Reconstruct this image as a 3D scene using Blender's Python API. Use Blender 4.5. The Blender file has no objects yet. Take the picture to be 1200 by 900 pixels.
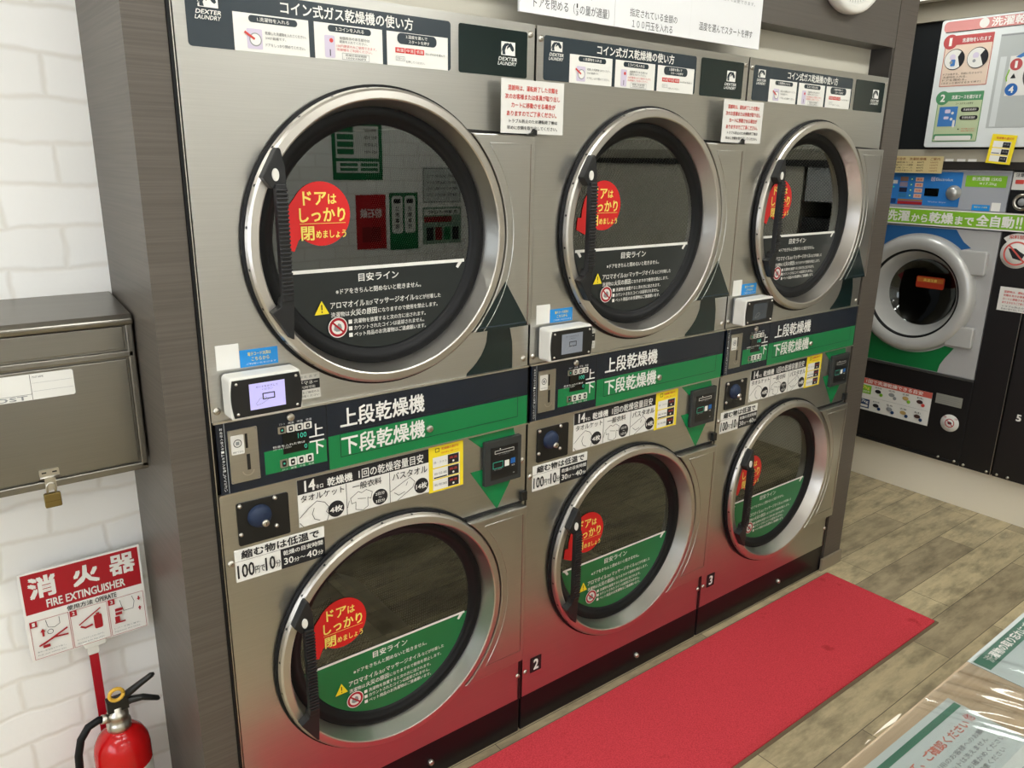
import bpy, math, random
from mathutils import Vector, Matrix
random.seed(7)
SC = bpy.context.scene
COL = SC.collection

# ---------------------------------------------------------------- camera, world, exposure
cam_d = bpy.data.cameras.new('camera')
cam_d.sensor_width = 36.0
cam_d.lens = 911.85 * 36.0 / 1200.0
cam_d.clip_start = 0.02
cam = bpy.data.objects.new('camera', cam_d)
COL.objects.link(cam)
_yaw, _pit, _rol = [math.radians(v) for v in (38.0110, -16.0447, 0.9694)]
_f = Vector((math.sin(_yaw) * math.cos(_pit), math.cos(_yaw) * math.cos(_pit), math.sin(_pit)))
_r = Vector((math.cos(_yaw), -math.sin(_yaw), 0))
_u = _r.cross(_f)
_r2 = _r * math.cos(_rol) + _u * math.sin(_rol)
_u2 = -_r * math.sin(_rol) + _u * math.cos(_rol)
cam.matrix_world = Matrix(((_r2.x, _u2.x, -_f.x, -0.2103), (_r2.y, _u2.y, -_f.y, -1.4965), (_r2.z, _u2.z, -_f.z, 1.6245), (0, 0, 0, 1)))
SC.camera = cam
world = bpy.data.worlds.new('world')
SC.world = world
world.use_nodes = True
world.node_tree.nodes['Background'].inputs[0].default_value = (0.9, 0.95, 1.0, 1)
world.node_tree.nodes['Background'].inputs[1].default_value = 0.1
SC.view_settings.view_transform = 'Standard'
SC.view_settings.look = 'None'
SC.view_settings.gamma = 1.0
SC.view_settings.use_curve_mapping = False
SC.view_settings.exposure = -0.33
SC.cycles.use_denoising = True
SC.cycles.max_bounces = 10
SC.cycles.transparent_max_bounces = 12
LIGHT_STRENGTH = 28.0

# ---------------------------------------------------------------- materials
def lin(h):
    h = h.lstrip('#')
    out = []
    for i in (0, 2, 4):
        c = int(h[i:i + 2], 16) / 255.0
        out.append(c / 12.92 if c <= 0.04045 else ((c + 0.055) / 1.055) ** 2.4)
    return (*out, 1.0)

MATS = {}
def M(name, hexcol='#808080', rough=0.5, metal=0.0, emit=0.0, spec=0.5):
    if name in MATS:
        return MATS[name]
    m = bpy.data.materials.new(name)
    m.use_nodes = True
    b = m.node_tree.nodes['Principled BSDF']
    b.inputs['Base Color'].default_value = lin(hexcol)
    b.inputs['Roughness'].default_value = rough
    b.inputs['Metallic'].default_value = metal
    b.inputs['Specular IOR Level'].default_value = spec
    if emit:
        b.inputs['Emission Color'].default_value = lin(hexcol)
        b.inputs['Emission Strength'].default_value = emit
    m.diffuse_color = lin(hexcol)
    MATS[name] = m
    return m

def nodes_of(m):
    nt = m.node_tree
    return nt, nt.nodes, nt.links, nt.nodes['Principled BSDF']

def coords(nt, scale=(1, 1, 1), kind='Object', rot=(0, 0, 0)):
    tc = nt.nodes.new('ShaderNodeTexCoord')
    mp = nt.nodes.new('ShaderNodeMapping')
    mp.inputs['Scale'].default_value = scale
    mp.inputs['Rotation'].default_value = rot
    nt.links.new(tc.outputs[kind], mp.inputs['Vector'])
    return mp.outputs['Vector']

def noise(nt, vec, scale, detail=3.0, rough=0.5):
    n = nt.nodes.new('ShaderNodeTexNoise')
    n.inputs['Scale'].default_value = scale
    n.inputs['Detail'].default_value = detail
    n.inputs['Roughness'].default_value = rough
    nt.links.new(vec, n.inputs['Vector'])
    return n.outputs['Fac']

def ramp(nt, fac, stops):
    r = nt.nodes.new('ShaderNodeValToRGB')
    e = r.color_ramp.elements
    while len(e) < len(stops):
        e.new(0.5)
    for i, (p, c) in enumerate(stops):
        e[i].position = p
        e[i].color = lin(c) if isinstance(c, str) else (c, c, c, 1)
    nt.links.new(fac, r.inputs['Fac'])
    return r.outputs['Color']

def mixc(nt, fac, a, b, mode='MIX'):
    n = nt.nodes.new('ShaderNodeMix')
    n.data_type = 'RGBA'
    n.blend_type = mode
    for sock, v in ((n.inputs[0], fac), (n.inputs[6], a), (n.inputs[7], b)):
        if isinstance(v, (int, float)):
            sock.default_value = v
        elif isinstance(v, tuple):
            sock.default_value = v
        else:
            nt.links.new(v, sock)
    return n.outputs[2]

def bump(nt, h, bsdf, strength=0.3, dist=0.002):
    b = nt.nodes.new('ShaderNodeBump')
    b.inputs['Strength'].default_value = strength
    b.inputs['Distance'].default_value = dist
    nt.links.new(h, b.inputs['Height'])
    nt.links.new(b.outputs['Normal'], bsdf.inputs['Normal'])

def mat_steel(name, hexcol, rough, brush=(400, 400, 6), amount=0.07):
    m = M(name, hexcol, rough, 1.0)
    nt, N, L, B = nodes_of(m)
    v = coords(nt, brush)
    n = noise(nt, v, 1.0, 2)
    big = noise(nt, coords(nt, (3, 3, 2)), 1.6, 2)
    c = lin(hexcol)
    dark = tuple(x * 0.86 for x in c[:3]) + (1,)
    L.new(mixc(nt, n, dark, c), B.inputs['Base Color'])
    mr = N.new('ShaderNodeMapRange')
    mr.inputs['To Min'].default_value = rough - amount * 0.5
    mr.inputs['To Max'].default_value = rough + amount
    L.new(big, mr.inputs['Value'])
    L.new(mr.outputs['Result'], B.inputs['Roughness'])
    return m

STEEL = mat_steel('brushed stainless', '#c5c4bf', 0.28, (6, 6, 420))
CHROME = M('satin door ring', '#c9c5be', 0.32, 1.0)
BOXSTEEL = mat_steel('mailbox stainless', '#8f8c85', 0.28, (6, 6, 500), 0.03)
SCREWM = M('screw steel', '#c8c4ba', 0.3, 1.0)
PLATE = mat_steel('coin plate steel', '#b5b1a6', 0.38, (6, 6, 300))
DARKBODY = M('dark cabinet side', '#1d1a18', 0.45)
PLINTH = M('black glossy plinth', '#151113', 0.3, spec=0.3)
BLACK = M('black plastic', '#101112', 0.35)
RUBBER = M('black rubber', '#0a0b0d', 0.5, spec=0.25)
GRIP = M('black handle plastic', '#131416', 0.42)
WHITEP = M('white plastic', '#dedcd4', 0.4)
WHITE = M('white print', '#e4e3dd', 0.45)
PAPER = M('white paper', '#d9d8d2', 0.55)
INK = M('black ink', '#15161a', 0.5)
NAVY = M('navy band', '#111a27', 0.25)
NAVY2 = M('slate header print', '#29343b', 0.25)
TEAL = M('dark teal print', '#0f201f', 0.12)
GREEN = M('green print', '#0b7741', 0.3)
GREEN2 = M('door sticker green', '#0d6b3a', 0.35)
CHAR = M('charcoal sticker', '#1c2222', 0.35)
RED = M('red sticker', '#cf1a1c', 0.4)
REDTXT = M('red ink', '#c8403a', 0.5)
YELLOW = M('yellow sticker', '#ecd524', 0.45)
YTXT = M('yellow ink', '#f1dc6a', 0.5)
BLUE = M('blue sticker', '#1c8ad4', 0.4)
LILAC = M('lavender print', '#c9bfd2', 0.5)
GREY = M('grey print', '#8a8d8e', 0.5)
DISP = M('display dark', '#05090a', 0.15)
LCDG = M('green digits', '#3cb79a', 0.5, emit=0.35)
SCREEN = M('lit lavender screen', '#b3aee6', 0.25, emit=0.45)
SCREEN2 = M('grey screen', '#7f8590', 0.25, emit=0.08)
SCREEN3 = M('dim screen', '#3d444a', 0.25, emit=0.02)
BLUEDOME = M('dark blue dome', '#0f2340', 0.6)
BLUEBTN = M('blue button', '#1d5fa8', 0.4)
WRED = M('extinguisher red', '#c00d10', 0.18)
SIGNRED = M('sign crimson', '#a5061d', 0.4)
BRASS = M('brass', '#8c7a4c', 0.38, 1.0)

def mat_brick(name):
    m = M(name, '#eceae4', 0.6)
    nt, N, L, B = nodes_of(m)
    tc = N.new('ShaderNodeTexCoord')
    sp = N.new('ShaderNodeSeparateXYZ')
    L.new(tc.outputs['Object'], sp.inputs[0])
    ad = N.new('ShaderNodeMath'); ad.operation = 'ADD'
    L.new(sp.outputs['X'], ad.inputs[0]); L.new(sp.outputs['Y'], ad.inputs[1])
    cb = N.new('ShaderNodeCombineXYZ')
    L.new(ad.outputs[0], cb.inputs['X']); L.new(sp.outputs['Z'], cb.inputs['Y'])
    nz = N.new('ShaderNodeTexNoise'); nz.inputs['Scale'].default_value = 9.0; nz.inputs['Detail'].default_value = 3
    L.new(cb.outputs[0], nz.inputs['Vector'])
    va = N.new('ShaderNodeVectorMath'); va.operation = 'MULTIPLY_ADD'
    va.inputs[1].default_value = (0.03, 0.03, 0.0)
    L.new(nz.outputs['Color'], va.inputs[0]); L.new(cb.outputs[0], va.inputs[2])
    br = N.new('ShaderNodeTexBrick')
    br.inputs['Scale'].default_value = 1.0
    br.inputs['Brick Width'].default_value = 0.212
    br.inputs['Row Height'].default_value = 0.083
    br.inputs['Mortar Size'].default_value = 0.009
    br.inputs['Mortar Smooth'].default_value = 1.0
    br.inputs['Color1'].default_value = lin('#f5f4f1')
    br.inputs['Color2'].default_value = lin('#efeeea')
    br.inputs['Mortar'].default_value = lin('#e5e2db')
    L.new(va.outputs[0], br.inputs['Vector'])
    L.new(br.outputs['Color'], B.inputs['Base Color'])
    nz2 = noise(nt, cb.outputs[0], 60, 4)
    mth = N.new('ShaderNodeMath'); mth.operation = 'MULTIPLY_ADD'
    mth.inputs[1].default_value = -1.0
    L.new(br.outputs['Fac'], mth.inputs[0])
    ms = N.new('ShaderNodeMath'); ms.operation = 'MULTIPLY'; ms.inputs[1].default_value = 0.35
    L.new(nz2, ms.inputs[0]); L.new(ms.outputs[0], mth.inputs[2])
    bump(nt, mth.outputs[0], B, 0.22, 0.004)
    return m
BRICK = mat_brick('white brick wallpaper')

def mat_wood_panel(name, c1, c2, vec_scale, rough=0.42):
    m = M(name, c1, rough)
    nt, N, L, B = nodes_of(m)
    v = coords(nt, vec_scale)
    n1 = noise(nt, v, 1.0, 5, 0.65)
    L.new(ramp(nt, n1, [(0.32, c1), (0.68, c2)]), B.inputs['Base Color'])
    bump(nt, n1, B, 0.12, 0.001)
    return m
DARKWOOD = mat_wood_panel('dark grey wood grain', '#4a443d', '#5c554d', (3, 3, 230))
HEADERM = mat_wood_panel('dark grey header board', '#4d4842', '#57524b', (3, 3, 150))

def mat_floor():
    m = M('wood look floor planks', '#857a60', 0.4)
    nt, N, L, B = nodes_of(m)
    v = coords(nt, (1, 1, 1))
    br = N.new('ShaderNodeTexBrick')
    br.offset = 0.37
    br.inputs['Scale'].default_value = 1.0
    br.inputs['Brick Width'].default_value = 0.92
    br.inputs['Row Height'].default_value = 0.152
    br.inputs['Mortar Size'].default_value = 0.0012
    br.inputs['Mortar Smooth'].default_value = 0.1
    br.inputs['Bias'].default_value = 0.0
    br.inputs['Color1'].default_value = (0.0, 0.0, 0.0, 1)
    br.inputs['Color2'].default_value = (1, 1, 1, 1)
    br.inputs['Mortar'].default_value = (0.3, 0.3, 0.3, 1)
    L.new(v, br.inputs['Vector'])
    tone = ramp(nt, br.outputs['Color'], [(0.0, '#a99a7c'), (0.5, '#c4b48f'), (1.0, '#d6c69e')])
    g = noise(nt, coords(nt, (3.2, 16, 1)), 1.5, 6, 0.7)
    blot = noise(nt, coords(nt, (2.2, 6.0, 1)), 2.4, 5, 0.65)
    gr = ramp(nt, g, [(0.28, 0.5), (0.6, 1.0)])
    bl = ramp(nt, blot, [(0.34, 0.4), (0.54, 1.0)])
    c = mixc(nt, 0.75, tone, gr, 'MULTIPLY')
    c = mixc(nt, 0.75, c, bl, 'MULTIPLY')
    c = mixc(nt, br.outputs['Fac'], c, lin('#453c2e'))
    L.new(c, B.inputs['Base Color'])
    bump(nt, g, B, 0.1, 0.001)
    return m
FLOOR = mat_floor()

def mat_carpet():
    m = M('red mat pile', '#c22a33', 0.95, spec=0.1)
    nt, N, L, B = nodes_of(m)
    v = coords(nt)
    f = noise(nt, v, 260, 3, 0.7)
    st = noise(nt, v, 7, 4, 0.6)
    c = ramp(nt, f, [(0.25, '#c4343f'), (0.75, '#f0555f')])
    s = ramp(nt, st, [(0.25, '#b04448'), (0.36, '#ffffff')])
    L.new(mixc(nt, 0.6, c, s, 'MULTIPLY'), B.inputs['Base Color'])
    bump(nt, f, B, 0.9, 0.006)
    return m
CARPET = mat_carpet()

def mat_table():
    m = M('light wood laminate', '#b79c78', 0.4)
    nt, N, L, B = nodes_of(m)
    n1 = noise(nt, coords(nt, (5, 95, 5)), 1.0, 5, 0.6)
    L.new(ramp(nt, n1, [(0.3, '#b09a7d'), (0.7, '#c6b194')]), B.inputs['Base Color'])
    return m
TABLEM = mat_table()

def mat_perf():
    m = M('perforated drum steel', '#9a9890', 0.35, 1.0)
    nt, N, L, B = nodes_of(m)
    v = coords(nt, (112, 112, 112), 'UV', (0, 0, math.radians(45)))
    vo = N.new('ShaderNodeTexVoronoi')
    vo.voronoi_dimensions = '2D'
    vo.inputs['Randomness'].default_value = 0.0
    vo.inputs['Scale'].default_value = 1.0
    L.new(v, vo.inputs['Vector'])
    k = ramp(nt, vo.outputs['Distance'], [(0.24, 0.0), (0.34, 1.0)])
    L.new(mixc(nt, k, lin('#6f6e68'), lin('#232321')), B.inputs['Base Color'])
    L.new(k, B.inputs['Metallic'])
    B.inputs['Roughness'].default_value = 0.22
    return m
PERF = mat_perf()

def mat_pane(name, tint, ior, rough=0.02):
    m = M(name, '#20282a', 0.05)
    nt = m.node_tree
    nt.nodes.clear()
    out = nt.nodes.new('ShaderNodeOutputMaterial')
    mix = nt.nodes.new('ShaderNodeMixShader')
    tr = nt.nodes.new('ShaderNodeBsdfTransparent')
    tr.inputs['Color'].default_value = (*tint, 1)
    gl = nt.nodes.new('ShaderNodeBsdfGlossy')
    gl.inputs['Roughness'].default_value = rough
    gl.inputs['Color'].default_value = (0.95, 1, 0.98, 1)
    fr = nt.nodes.new('ShaderNodeFresnel')
    fr.inputs['IOR'].default_value = ior
    nt.links.new(fr.outputs[0], mix.inputs[0])
    nt.links.new(tr.outputs[0], mix.inputs[1])
    nt.links.new(gl.outputs[0], mix.inputs[2])
    nt.links.new(mix.outputs[0], out.inputs['Surface'])
    return m
GLASS = mat_pane('door glass', (0.42, 0.46, 0.46), 2.1, 0.012)
VINYL = mat_pane('clear vinyl', (0.97, 0.98, 0.98), 1.6, 0.12)

# ---------------------------------------------------------------- mesh builder
class Frame:
    def __init__(s, o, r, u, n):
        s.o, s.r, s.u, s.n = Vector(o), Vector(r), Vector(u), Vector(n)
    def p(s, a, b, c):
        return s.o + s.r * a + s.u * b + s.n * c
FRONT = Frame((0, 0, 0), (1, 0, 0), (0, 0, 1), (0, -1, 0))          # dryer wall: a = X, b = Z, c towards the room
RIGHTW = Frame((3.7, 0, 0), (0, -1, 0), (0, 0, 1), (-1, 0, 0))      # washer wall: a = -Y
TOPF = Frame((0, 0, 0.70), (1, 0, 0), (0, 1, 0), (0, 0, 1))         # table top
BACKW = Frame((0, -3.2, 0), (-1, 0, 0), (0, 0, 1), (0, 1, 0))       # brick wall behind the camera: a = -X
WORLD = Frame((0, 0, 0), (1, 0, 0), (0, 1, 0), (0, 0, 1))

_TXT = {}
def text_geo(body, bold):
    key = (body, bold)
    if key in _TXT:
        return _TXT[key]
    cu = bpy.data.curves.new('lettering', 'FONT')
    cu.body = body
    cu.resolution_u = 2
    cu.offset = bold
    o = bpy.data.objects.new('lettering', cu)
    COL.objects.link(o)
    me = bpy.data.meshes.new_from_object(o.evaluated_get(bpy.context.evaluated_depsgraph_get()))
    vs = [(v.co.x, v.co.y) for v in me.vertices]
    fs = [tuple(p.vertices) for p in me.polygons]
    if vs:
        x0 = min(v[0] for v in vs); x1 = max(v[0] for v in vs)
        y0 = min(v[1] for v in vs); y1 = max(v[1] for v in vs)
    else:
        x0 = y0 = 0; x1 = y1 = 1
    bpy.data.objects.remove(o); bpy.data.curves.remove(cu); bpy.data.meshes.remove(me)
    _TXT[key] = (vs, fs, (x0, y0, x1, y1))
    return _TXT[key]

class MB:
    def __init__(s, fr=FRONT, c=0.0):
        s.fr, s.V, s.F, s.mi, s.sm, s.mats, s.c = fr, [], [], [], [], [], c
        s.T = None
    def _m(s, m):
        if m not in s.mats:
            s.mats.append(m)
        return s.mats.index(m)
    def add(s, pts, faces, m, smooth=False):
        k = len(s.V)
        for (a, b, c) in pts:
            if s.T:
                a, b = s.T(a, b)
            s.V.append(s.fr.p(a, b, c))
        i = s._m(m)
        for f in faces:
            s.F.append(tuple(k + q for q in f)); s.mi.append(i); s.sm.append(smooth)
        return s
    def up(s, d=0.0003):
        s.c += d
        return s
    # flat prints
    def poly(s, pts, m):
        ar = sum(pts[i][0] * pts[(i + 1) % len(pts)][1] - pts[(i + 1) % len(pts)][0] * pts[i][1] for i in range(len(pts)))
        if ar < 0:
            pts = pts[::-1]
        s.c += 0.000004
        return s.add([(x, y, s.c) for x, y in pts], [tuple(range(len(pts)))], m)
    def rect(s, x0, y0, x1, y1, m):
        return s.poly([(x0, y0), (x1, y0), (x1, y1), (x0, y1)], m)
    def rrect(s, x0, y0, x1, y1, r, m):
        return s.poly(rr(x0, y0, x1, y1, r), m)
    def disc(s, x, y, r, m, n=32, ry=None):
        ry = ry or r
        return s.poly([(x + r * math.cos(6.283185 * i / n), y + ry * math.sin(6.283185 * i / n)) for i in range(n)], m)
    def ring(s, x, y, r0, r1, m, n=36):
        P, Fc = [], []
        for i in range(n):
            t = 6.283185 * i / n
            P += [(x + r0 * math.cos(t), y + r0 * math.sin(t), s.c), (x + r1 * math.cos(t), y + r1 * math.sin(t), s.c)]
            j = (i + 1) % n
            Fc.append((2 * i, 2 * i + 1, 2 * j + 1, 2 * j))
        return s.add(P, Fc, m)
    def stroke(s, pts, w, m, closed=False):
        n = len(pts)
        for i in range(n if closed else n - 1):
            (x0, y0), (x1, y1) = pts[i], pts[(i + 1) % n]
            dx, dy = x1 - x0, y1 - y0
            l = math.hypot(dx, dy) or 1e-9
            ex, ey = dx / l * w * 0.3, dy / l * w * 0.3
            nx, ny = -dy / l * w / 2, dx / l * w / 2
            s.poly([(x0 - ex + nx, y0 - ey + ny), (x0 - ex - nx, y0 - ey - ny), (x1 + ex - nx, y1 + ey - ny), (x1 + ex + nx, y1 + ey + ny)], m)
        return s
    def frame(s, x0, y0, x1, y1, w, m):
        return s.stroke([(x0, y0), (x1, y0), (x1, y1), (x0, y1)], w, m, True)
    def text(s, body, x0, y0, x1, y1, m, bold=0.0, shear=0.0, keep=None):
        vs, fs, (a0, b0, a1, b1) = text_geo(body, 0.0)
        if not vs:
            return s
        if bold:                                    # heavier strokes: the same letters set four times, a hair apart
            h = (y1 - y0) * bold * 0.75
            hx = min(h, (x1 - x0) * 0.06)
            for dx, dy in ((-1, -1), (1, -1), (1, 1), (-1, 1)):
                s.c += 0.00006
                s.text(body, x0 + hx + dx * hx, y0 + h + dy * h, x1 - hx + dx * hx, y1 - h + dy * h, m, 0.0, shear, keep)
            return s
        sx, sy = (x1 - x0) / max(a1 - a0, 1e-6), (y1 - y0) / max(b1 - b0, 1e-6)
        ox = x0
        if keep:                                   # keep the glyph shape, 'l' or 'c' aligned
            sx = min(sx, sy)
            ox = x0 if keep == 'l' else (x0 + x1 - sx * (a1 - a0)) / 2
        return s.add([(ox + (x - a0) * sx + shear * (y - b0) * sy, y0 + (y - b0) * sy, s.c) for x, y in vs], fs, m)
    # solids
    def box(s, a0, b0, c0, a1, b1, c1, m):
        P = [(a0, b0, c0), (a1, b0, c0), (a1, b1, c0), (a0, b1, c0), (a0, b0, c1), (a1, b0, c1), (a1, b1, c1), (a0, b1, c1)]
        return s.add(P, [(3, 2, 1, 0), (4, 5, 6, 7), (0, 1, 5, 4), (1, 2, 6, 5), (2, 3, 7, 6), (3, 0, 4, 7)], m)
    def prism(s, pts, c0, c1, m, smooth=False, inset=0.0, inset_h=0.0):
        ar = sum(pts[i][0] * pts[(i + 1) % len(pts)][1] - pts[(i + 1) % len(pts)][0] * pts[i][1] for i in range(len(pts)))
        if ar < 0:
            pts = pts[::-1]
        n = len(pts)
        P = [(x, y, c0) for x, y in pts] + [(x, y, c1) for x, y in pts]
        Fc = [tuple(range(n))[::-1], tuple(range(n, 2 * n))]
        for i in range(n):
            j = (i + 1) % n
            Fc.append((i, j, n + j, n + i))
        return s.add(P, Fc, m, smooth)
    def slab(s, x0, y0, x1, y1, c0, c1, m, r=0.0):
        return s.prism(rr(x0, y0, x1, y1, r) if r else [(x0, y0), (x1, y0), (x1, y1), (x0, y1)], c0, c1, m)
    def lathe(s, prof, x, y, m, n=48, cap0=False, cap1=False, sharp=False):
        if sharp:
            for q in range(len(prof) - 1):
                s.lathe(prof[q:q + 2], x, y, m, n)
            return s
        P, Fc = [], []
        k = len(prof)
        for i in range(n):
            t = 6.283185307 * i / n
            for r, c in prof:
                P.append((x + r * math.cos(t), y + r * math.sin(t), c))
        for i in range(n):
            j = (i + 1) % n
            for q in range(k - 1):
                Fc.append((i * k + q, j * k + q, j * k + q + 1, i * k + q + 1))
        if cap0:
            Fc.append(tuple(i * k for i in range(n))[::-1])
        if cap1:
            Fc.append(tuple(i * k + k - 1 for i in range(n)))
        return s.add(P, Fc, m, True)
    def tube(s, pts, rad, m, n=10):
        pts = [Vector(p) for p in pts]
        rads = rad if isinstance(rad, (list, tuple)) else [rad] * len(pts)
        P, Fc = [], []
        prev = None
        for i, p in enumerate(pts):
            d = (pts[min(i + 1, len(pts) - 1)] - pts[max(i - 1, 0)]).normalized()
            if prev is None:
                prev = d.orthogonal().normalized()
            e = (prev - d * prev.dot(d)).normalized()
            prev = e
            g = d.cross(e)
            for q in range(n):
                t = 6.283185307 * q / n
                P.append(tuple(p + e * (rads[i] * math.cos(t)) + g * (rads[i] * math.sin(t))))
        for i in range(len(pts) - 1):
            for q in range(n):
                w = (q + 1) % n
                Fc.append((i * n + q, i * n + w, (i + 1) * n + w, (i + 1) * n + q))
        Fc.append(tuple(range(n))[::-1])
        Fc.append(tuple((len(pts) - 1) * n + q for q in range(n)))
        return s.add(P, Fc, m, True)
    def holed(s, x0, y0, x1, y1, cx, cy, r, c, m, n=96):
        angs = [2 * math.pi * i / n for i in range(n)]
        for px, py in ((x0, y0), (x1, y0), (x1, y1), (x0, y1)):
            angs.append(math.atan2(py - cy, px - cx) % (2 * math.pi))
        angs = sorted(set(round(a, 7) for a in angs))
        P, Fc = [], []
        for t in angs:
            dx, dy = math.cos(t), math.sin(t)
            k = min([((x1 if dx > 0 else x0) - cx) / dx if abs(dx) > 1e-9 else 1e9, ((y1 if dy > 0 else y0) - cy) / dy if abs(dy) > 1e-9 else 1e9])
            P += [(cx + r * dx, cy + r * dy, c), (cx + k * dx, cy + k * dy, c)]
        q = len(angs)
        for i in range(q):
            j = (i + 1) % q
            Fc.append((2 * i, 2 * i + 1, 2 * j + 1, 2 * j))
        return s.add(P, Fc, m)
    def build(s, name, parent=None, bevel=0.0, origin=None, loc=None):
        me = bpy.data.meshes.new(name)
        if origin is None:
            origin = world_loc(parent) if parent else Vector((0, 0, 0))
        origin = Vector(origin)
        me.from_pydata([tuple(v - origin) for v in s.V], [], s.F)
        for m in s.mats:
            me.materials.append(m)
        me.polygons.foreach_set('material_index', s.mi)
        me.polygons.foreach_set('use_smooth', s.sm)
        me.update()
        o = bpy.data.objects.new(name, me)
        COL.objects.link(o)
        if parent:
            o.parent = parent
        else:
            o.location = origin
        if bevel:
            md = o.modifiers.new('bevel', 'BEVEL')
            md.width = bevel; md.segments = 2; md.limit_method = 'ANGLE'
            md.angle_limit = math.radians(40)
        return o

def world_loc(o):
    v = Vector((0, 0, 0))
    while o:
        v += o.location
        o = o.parent
    return v

def rr(x0, y0, x1, y1, r, n=5):
    out = []
    for cx, cy, a in ((x1 - r, y0 + r, -90), (x1 - r, y1 - r, 0), (x0 + r, y1 - r, 90), (x0 + r, y0 + r, 180)):
        for i in range(n + 1):
            t = math.radians(a + 90 * i / n)
            out.append((cx + r * math.cos(t), cy + r * math.sin(t)))
    return out

def arc(cx, cy, r, a0, a1, n=24):
    return [(cx + r * math.cos(math.radians(a0 + (a1 - a0) * i / n)), cy + r * math.sin(math.radians(a0 + (a1 - a0) * i / n))) for i in range(n + 1)]

def thing(name, loc, label, cat, group=None):
    o = bpy.data.objects.new(name, None)
    COL.objects.link(o)
    o.location = loc
    return tag(o, label, cat, group)
def tag(o, label, cat, group=None):
    o['label'] = label; o['category'] = cat
    if group:
        o['group'] = group
    return o
def structure(o):
    o['kind'] = 'structure'
    return o
def kids(o):
    return [c for c in bpy.data.objects if c.parent == o]
def copy_tree(o, parent=None, keep=lambda x: True):
    c = o.copy()
    COL.objects.link(c)
    if parent:
        c.parent = parent
    for ch in kids(o):
        if keep(ch):
            copy_tree(ch, c, keep)
    return c

# ---------------------------------------------------------------- the room
def slabs(name, boxes, m, bevel=0.0):
    b = MB(WORLD)
    for q in boxes:
        b.box(*q, m)
    return structure(b.build(name, bevel=bevel))

CREAM = M('cream painted board', '#cfcaba', 0.5)
CEILM = M('ceiling white', '#dcdad2', 0.7)
TAN = M('taupe wall paint', '#8f8878', 0.6)
DARKW = M('charcoal wall panel', '#16191b', 0.35)
BASEM = M('cream floor base', '#efe7d4', 0.4)

slabs('floor', [(-2.3, -3.3, -0.06, 4.6, 1.3, 0.0)], FLOOR)
slabs('ceiling', [(-2.3, -3.3, 2.65, 4.6, 1.3, 2.71)], CEILM)
slabs('wall_left', [(-2.3, -3.3, 0.0, -2.2, 0.45, 2.65)], BRICK)
slabs('wall_back', [(-2.2, 0.35, 0.0, 0.132, 0.45, 2.65)], BRICK)
slabs('wall_front', [(-2.2, -3.3, 0.0, 4.6, -3.2, 2.65)], BRICK)
slabs('wall_right', [(4.45, -3.2, 0.0, 4.6, 1.3, 2.65)], TAN)
slabs('wall_far', [(2.75, 1.2, 0.0, 4.45, 1.3, 2.65)], TAN)
slabs('wall_column', [(0.132, 0.0, 0.0, 0.203, 0.9, 2.65)], DARKWOOD)
slabs('wall_header', [(0.203, 0.0, 2.02, 2.618, 0.9, 2.65)], HEADERM)
slabs('wall_post', [(2.622, 0.0, 0.0, 2.745, 0.9, 2.65)], DARKWOOD)
slabs('wall_infill', [(0.203, 0.078, 1.90, 2.606, 0.10, 2.02)], CREAM)
slabs('trim_1', [(2.606, 0.002, 1.90, 2.618, 0.10, 2.02)], M('dark reveal', '#35312d', 0.5))
slabs('baseboard_post', [(2.60, -0.010, 0.0, 2.75, -0.001, 0.055)], M('stone base cap', '#8b806d', 0.5))
slabs('trim_2', [(0.2035, -0.004, 0.0, 0.2095, 0.02, 2.02)], RUBBER)
slabs('trim_3', [(0.2096, -0.002, 0.0, 0.2118, 0.02, 2.02)], SCREWM)
# washer wall
slabs('wall_soffit', [(3.60, -3.2, 2.345, 4.45, 1.2, 2.65)], CEILM)
slabs('wall_trim_band', [(3.66, -3.2, 2.262, 4.45, 1.2, 2.345)], TAN)
slabs('wall_panel', [(3.68, -0.62, 1.705, 4.45, 1.2, 2.262)], DARKW)
slabs('added_pale_wall', [(3.68, -3.2, 1.705, 4.45, -0.62, 2.262), (3.70, -3.2, 0.225, 4.45, -0.92, 1.618)], CREAM)  # unseen pale wall faces, added to brighten the dryers' reflections
slabs('trim_4', [(3.672, -3.2, 1.652, 4.45, 1.2, 1.705)], M('greige trim', '#a09a8a', 0.45))
slabs('trim_5', [(3.676, -3.2, 1.618, 4.45, 1.2, 1.652)], M('dark strip', '#2b2825', 0.4))
slabs('baseboard_right', [(3.755, -3.2, 0.0, 4.45, 1.2, 0.225)], BASEM)

# ---------------------------------------------------------------- ceiling lights
def ceiling_light(x, y, label, hl=0.64):
    t = thing('ceiling_light', (x, y, 2.65), label, 'ceiling light', 'linear ceiling lights')
    b = MB(WORLD)
    b.box(x - hl, y - 0.09, 2.615, x + hl, y + 0.09, 2.65, WHITEP)
    b.build('housing', t)
    d = MB(WORLD)
    d.prism(rr(x - hl + 0.02, y - 0.075, x + hl - 0.02, y + 0.075, 0.02), 2.60, 2.614, M('lamp diffuser', '#fcfdf9', 0.5, emit=LIGHT_STRENGTH))
    d.build('diffuser', t)
ceiling_light(-0.9, -0.88, 'linear ceiling lamp above the mailbox end of the room, out of the photo above')
ceiling_light(0.75, -0.88, 'linear ceiling lamp over the aisle before the leftmost dryer, out of the photo above')
ceiling_light(2.4, -0.88, 'linear ceiling lamp over the aisle before the rightmost dryer, out of the photo above')
ceiling_light(-0.1, -2.55, 'linear ceiling lamp near the brick wall behind the camera, left one')
ceiling_light(1.9, -2.55, 'linear ceiling lamp near the brick wall behind the camera, right one')
ceiling_light(3.17, 0.30, 'short ceiling lamp, unseen, added to brighten the silver washer and the floor base', 0.38)  # added lamp without a known source, brightens the washer end
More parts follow.
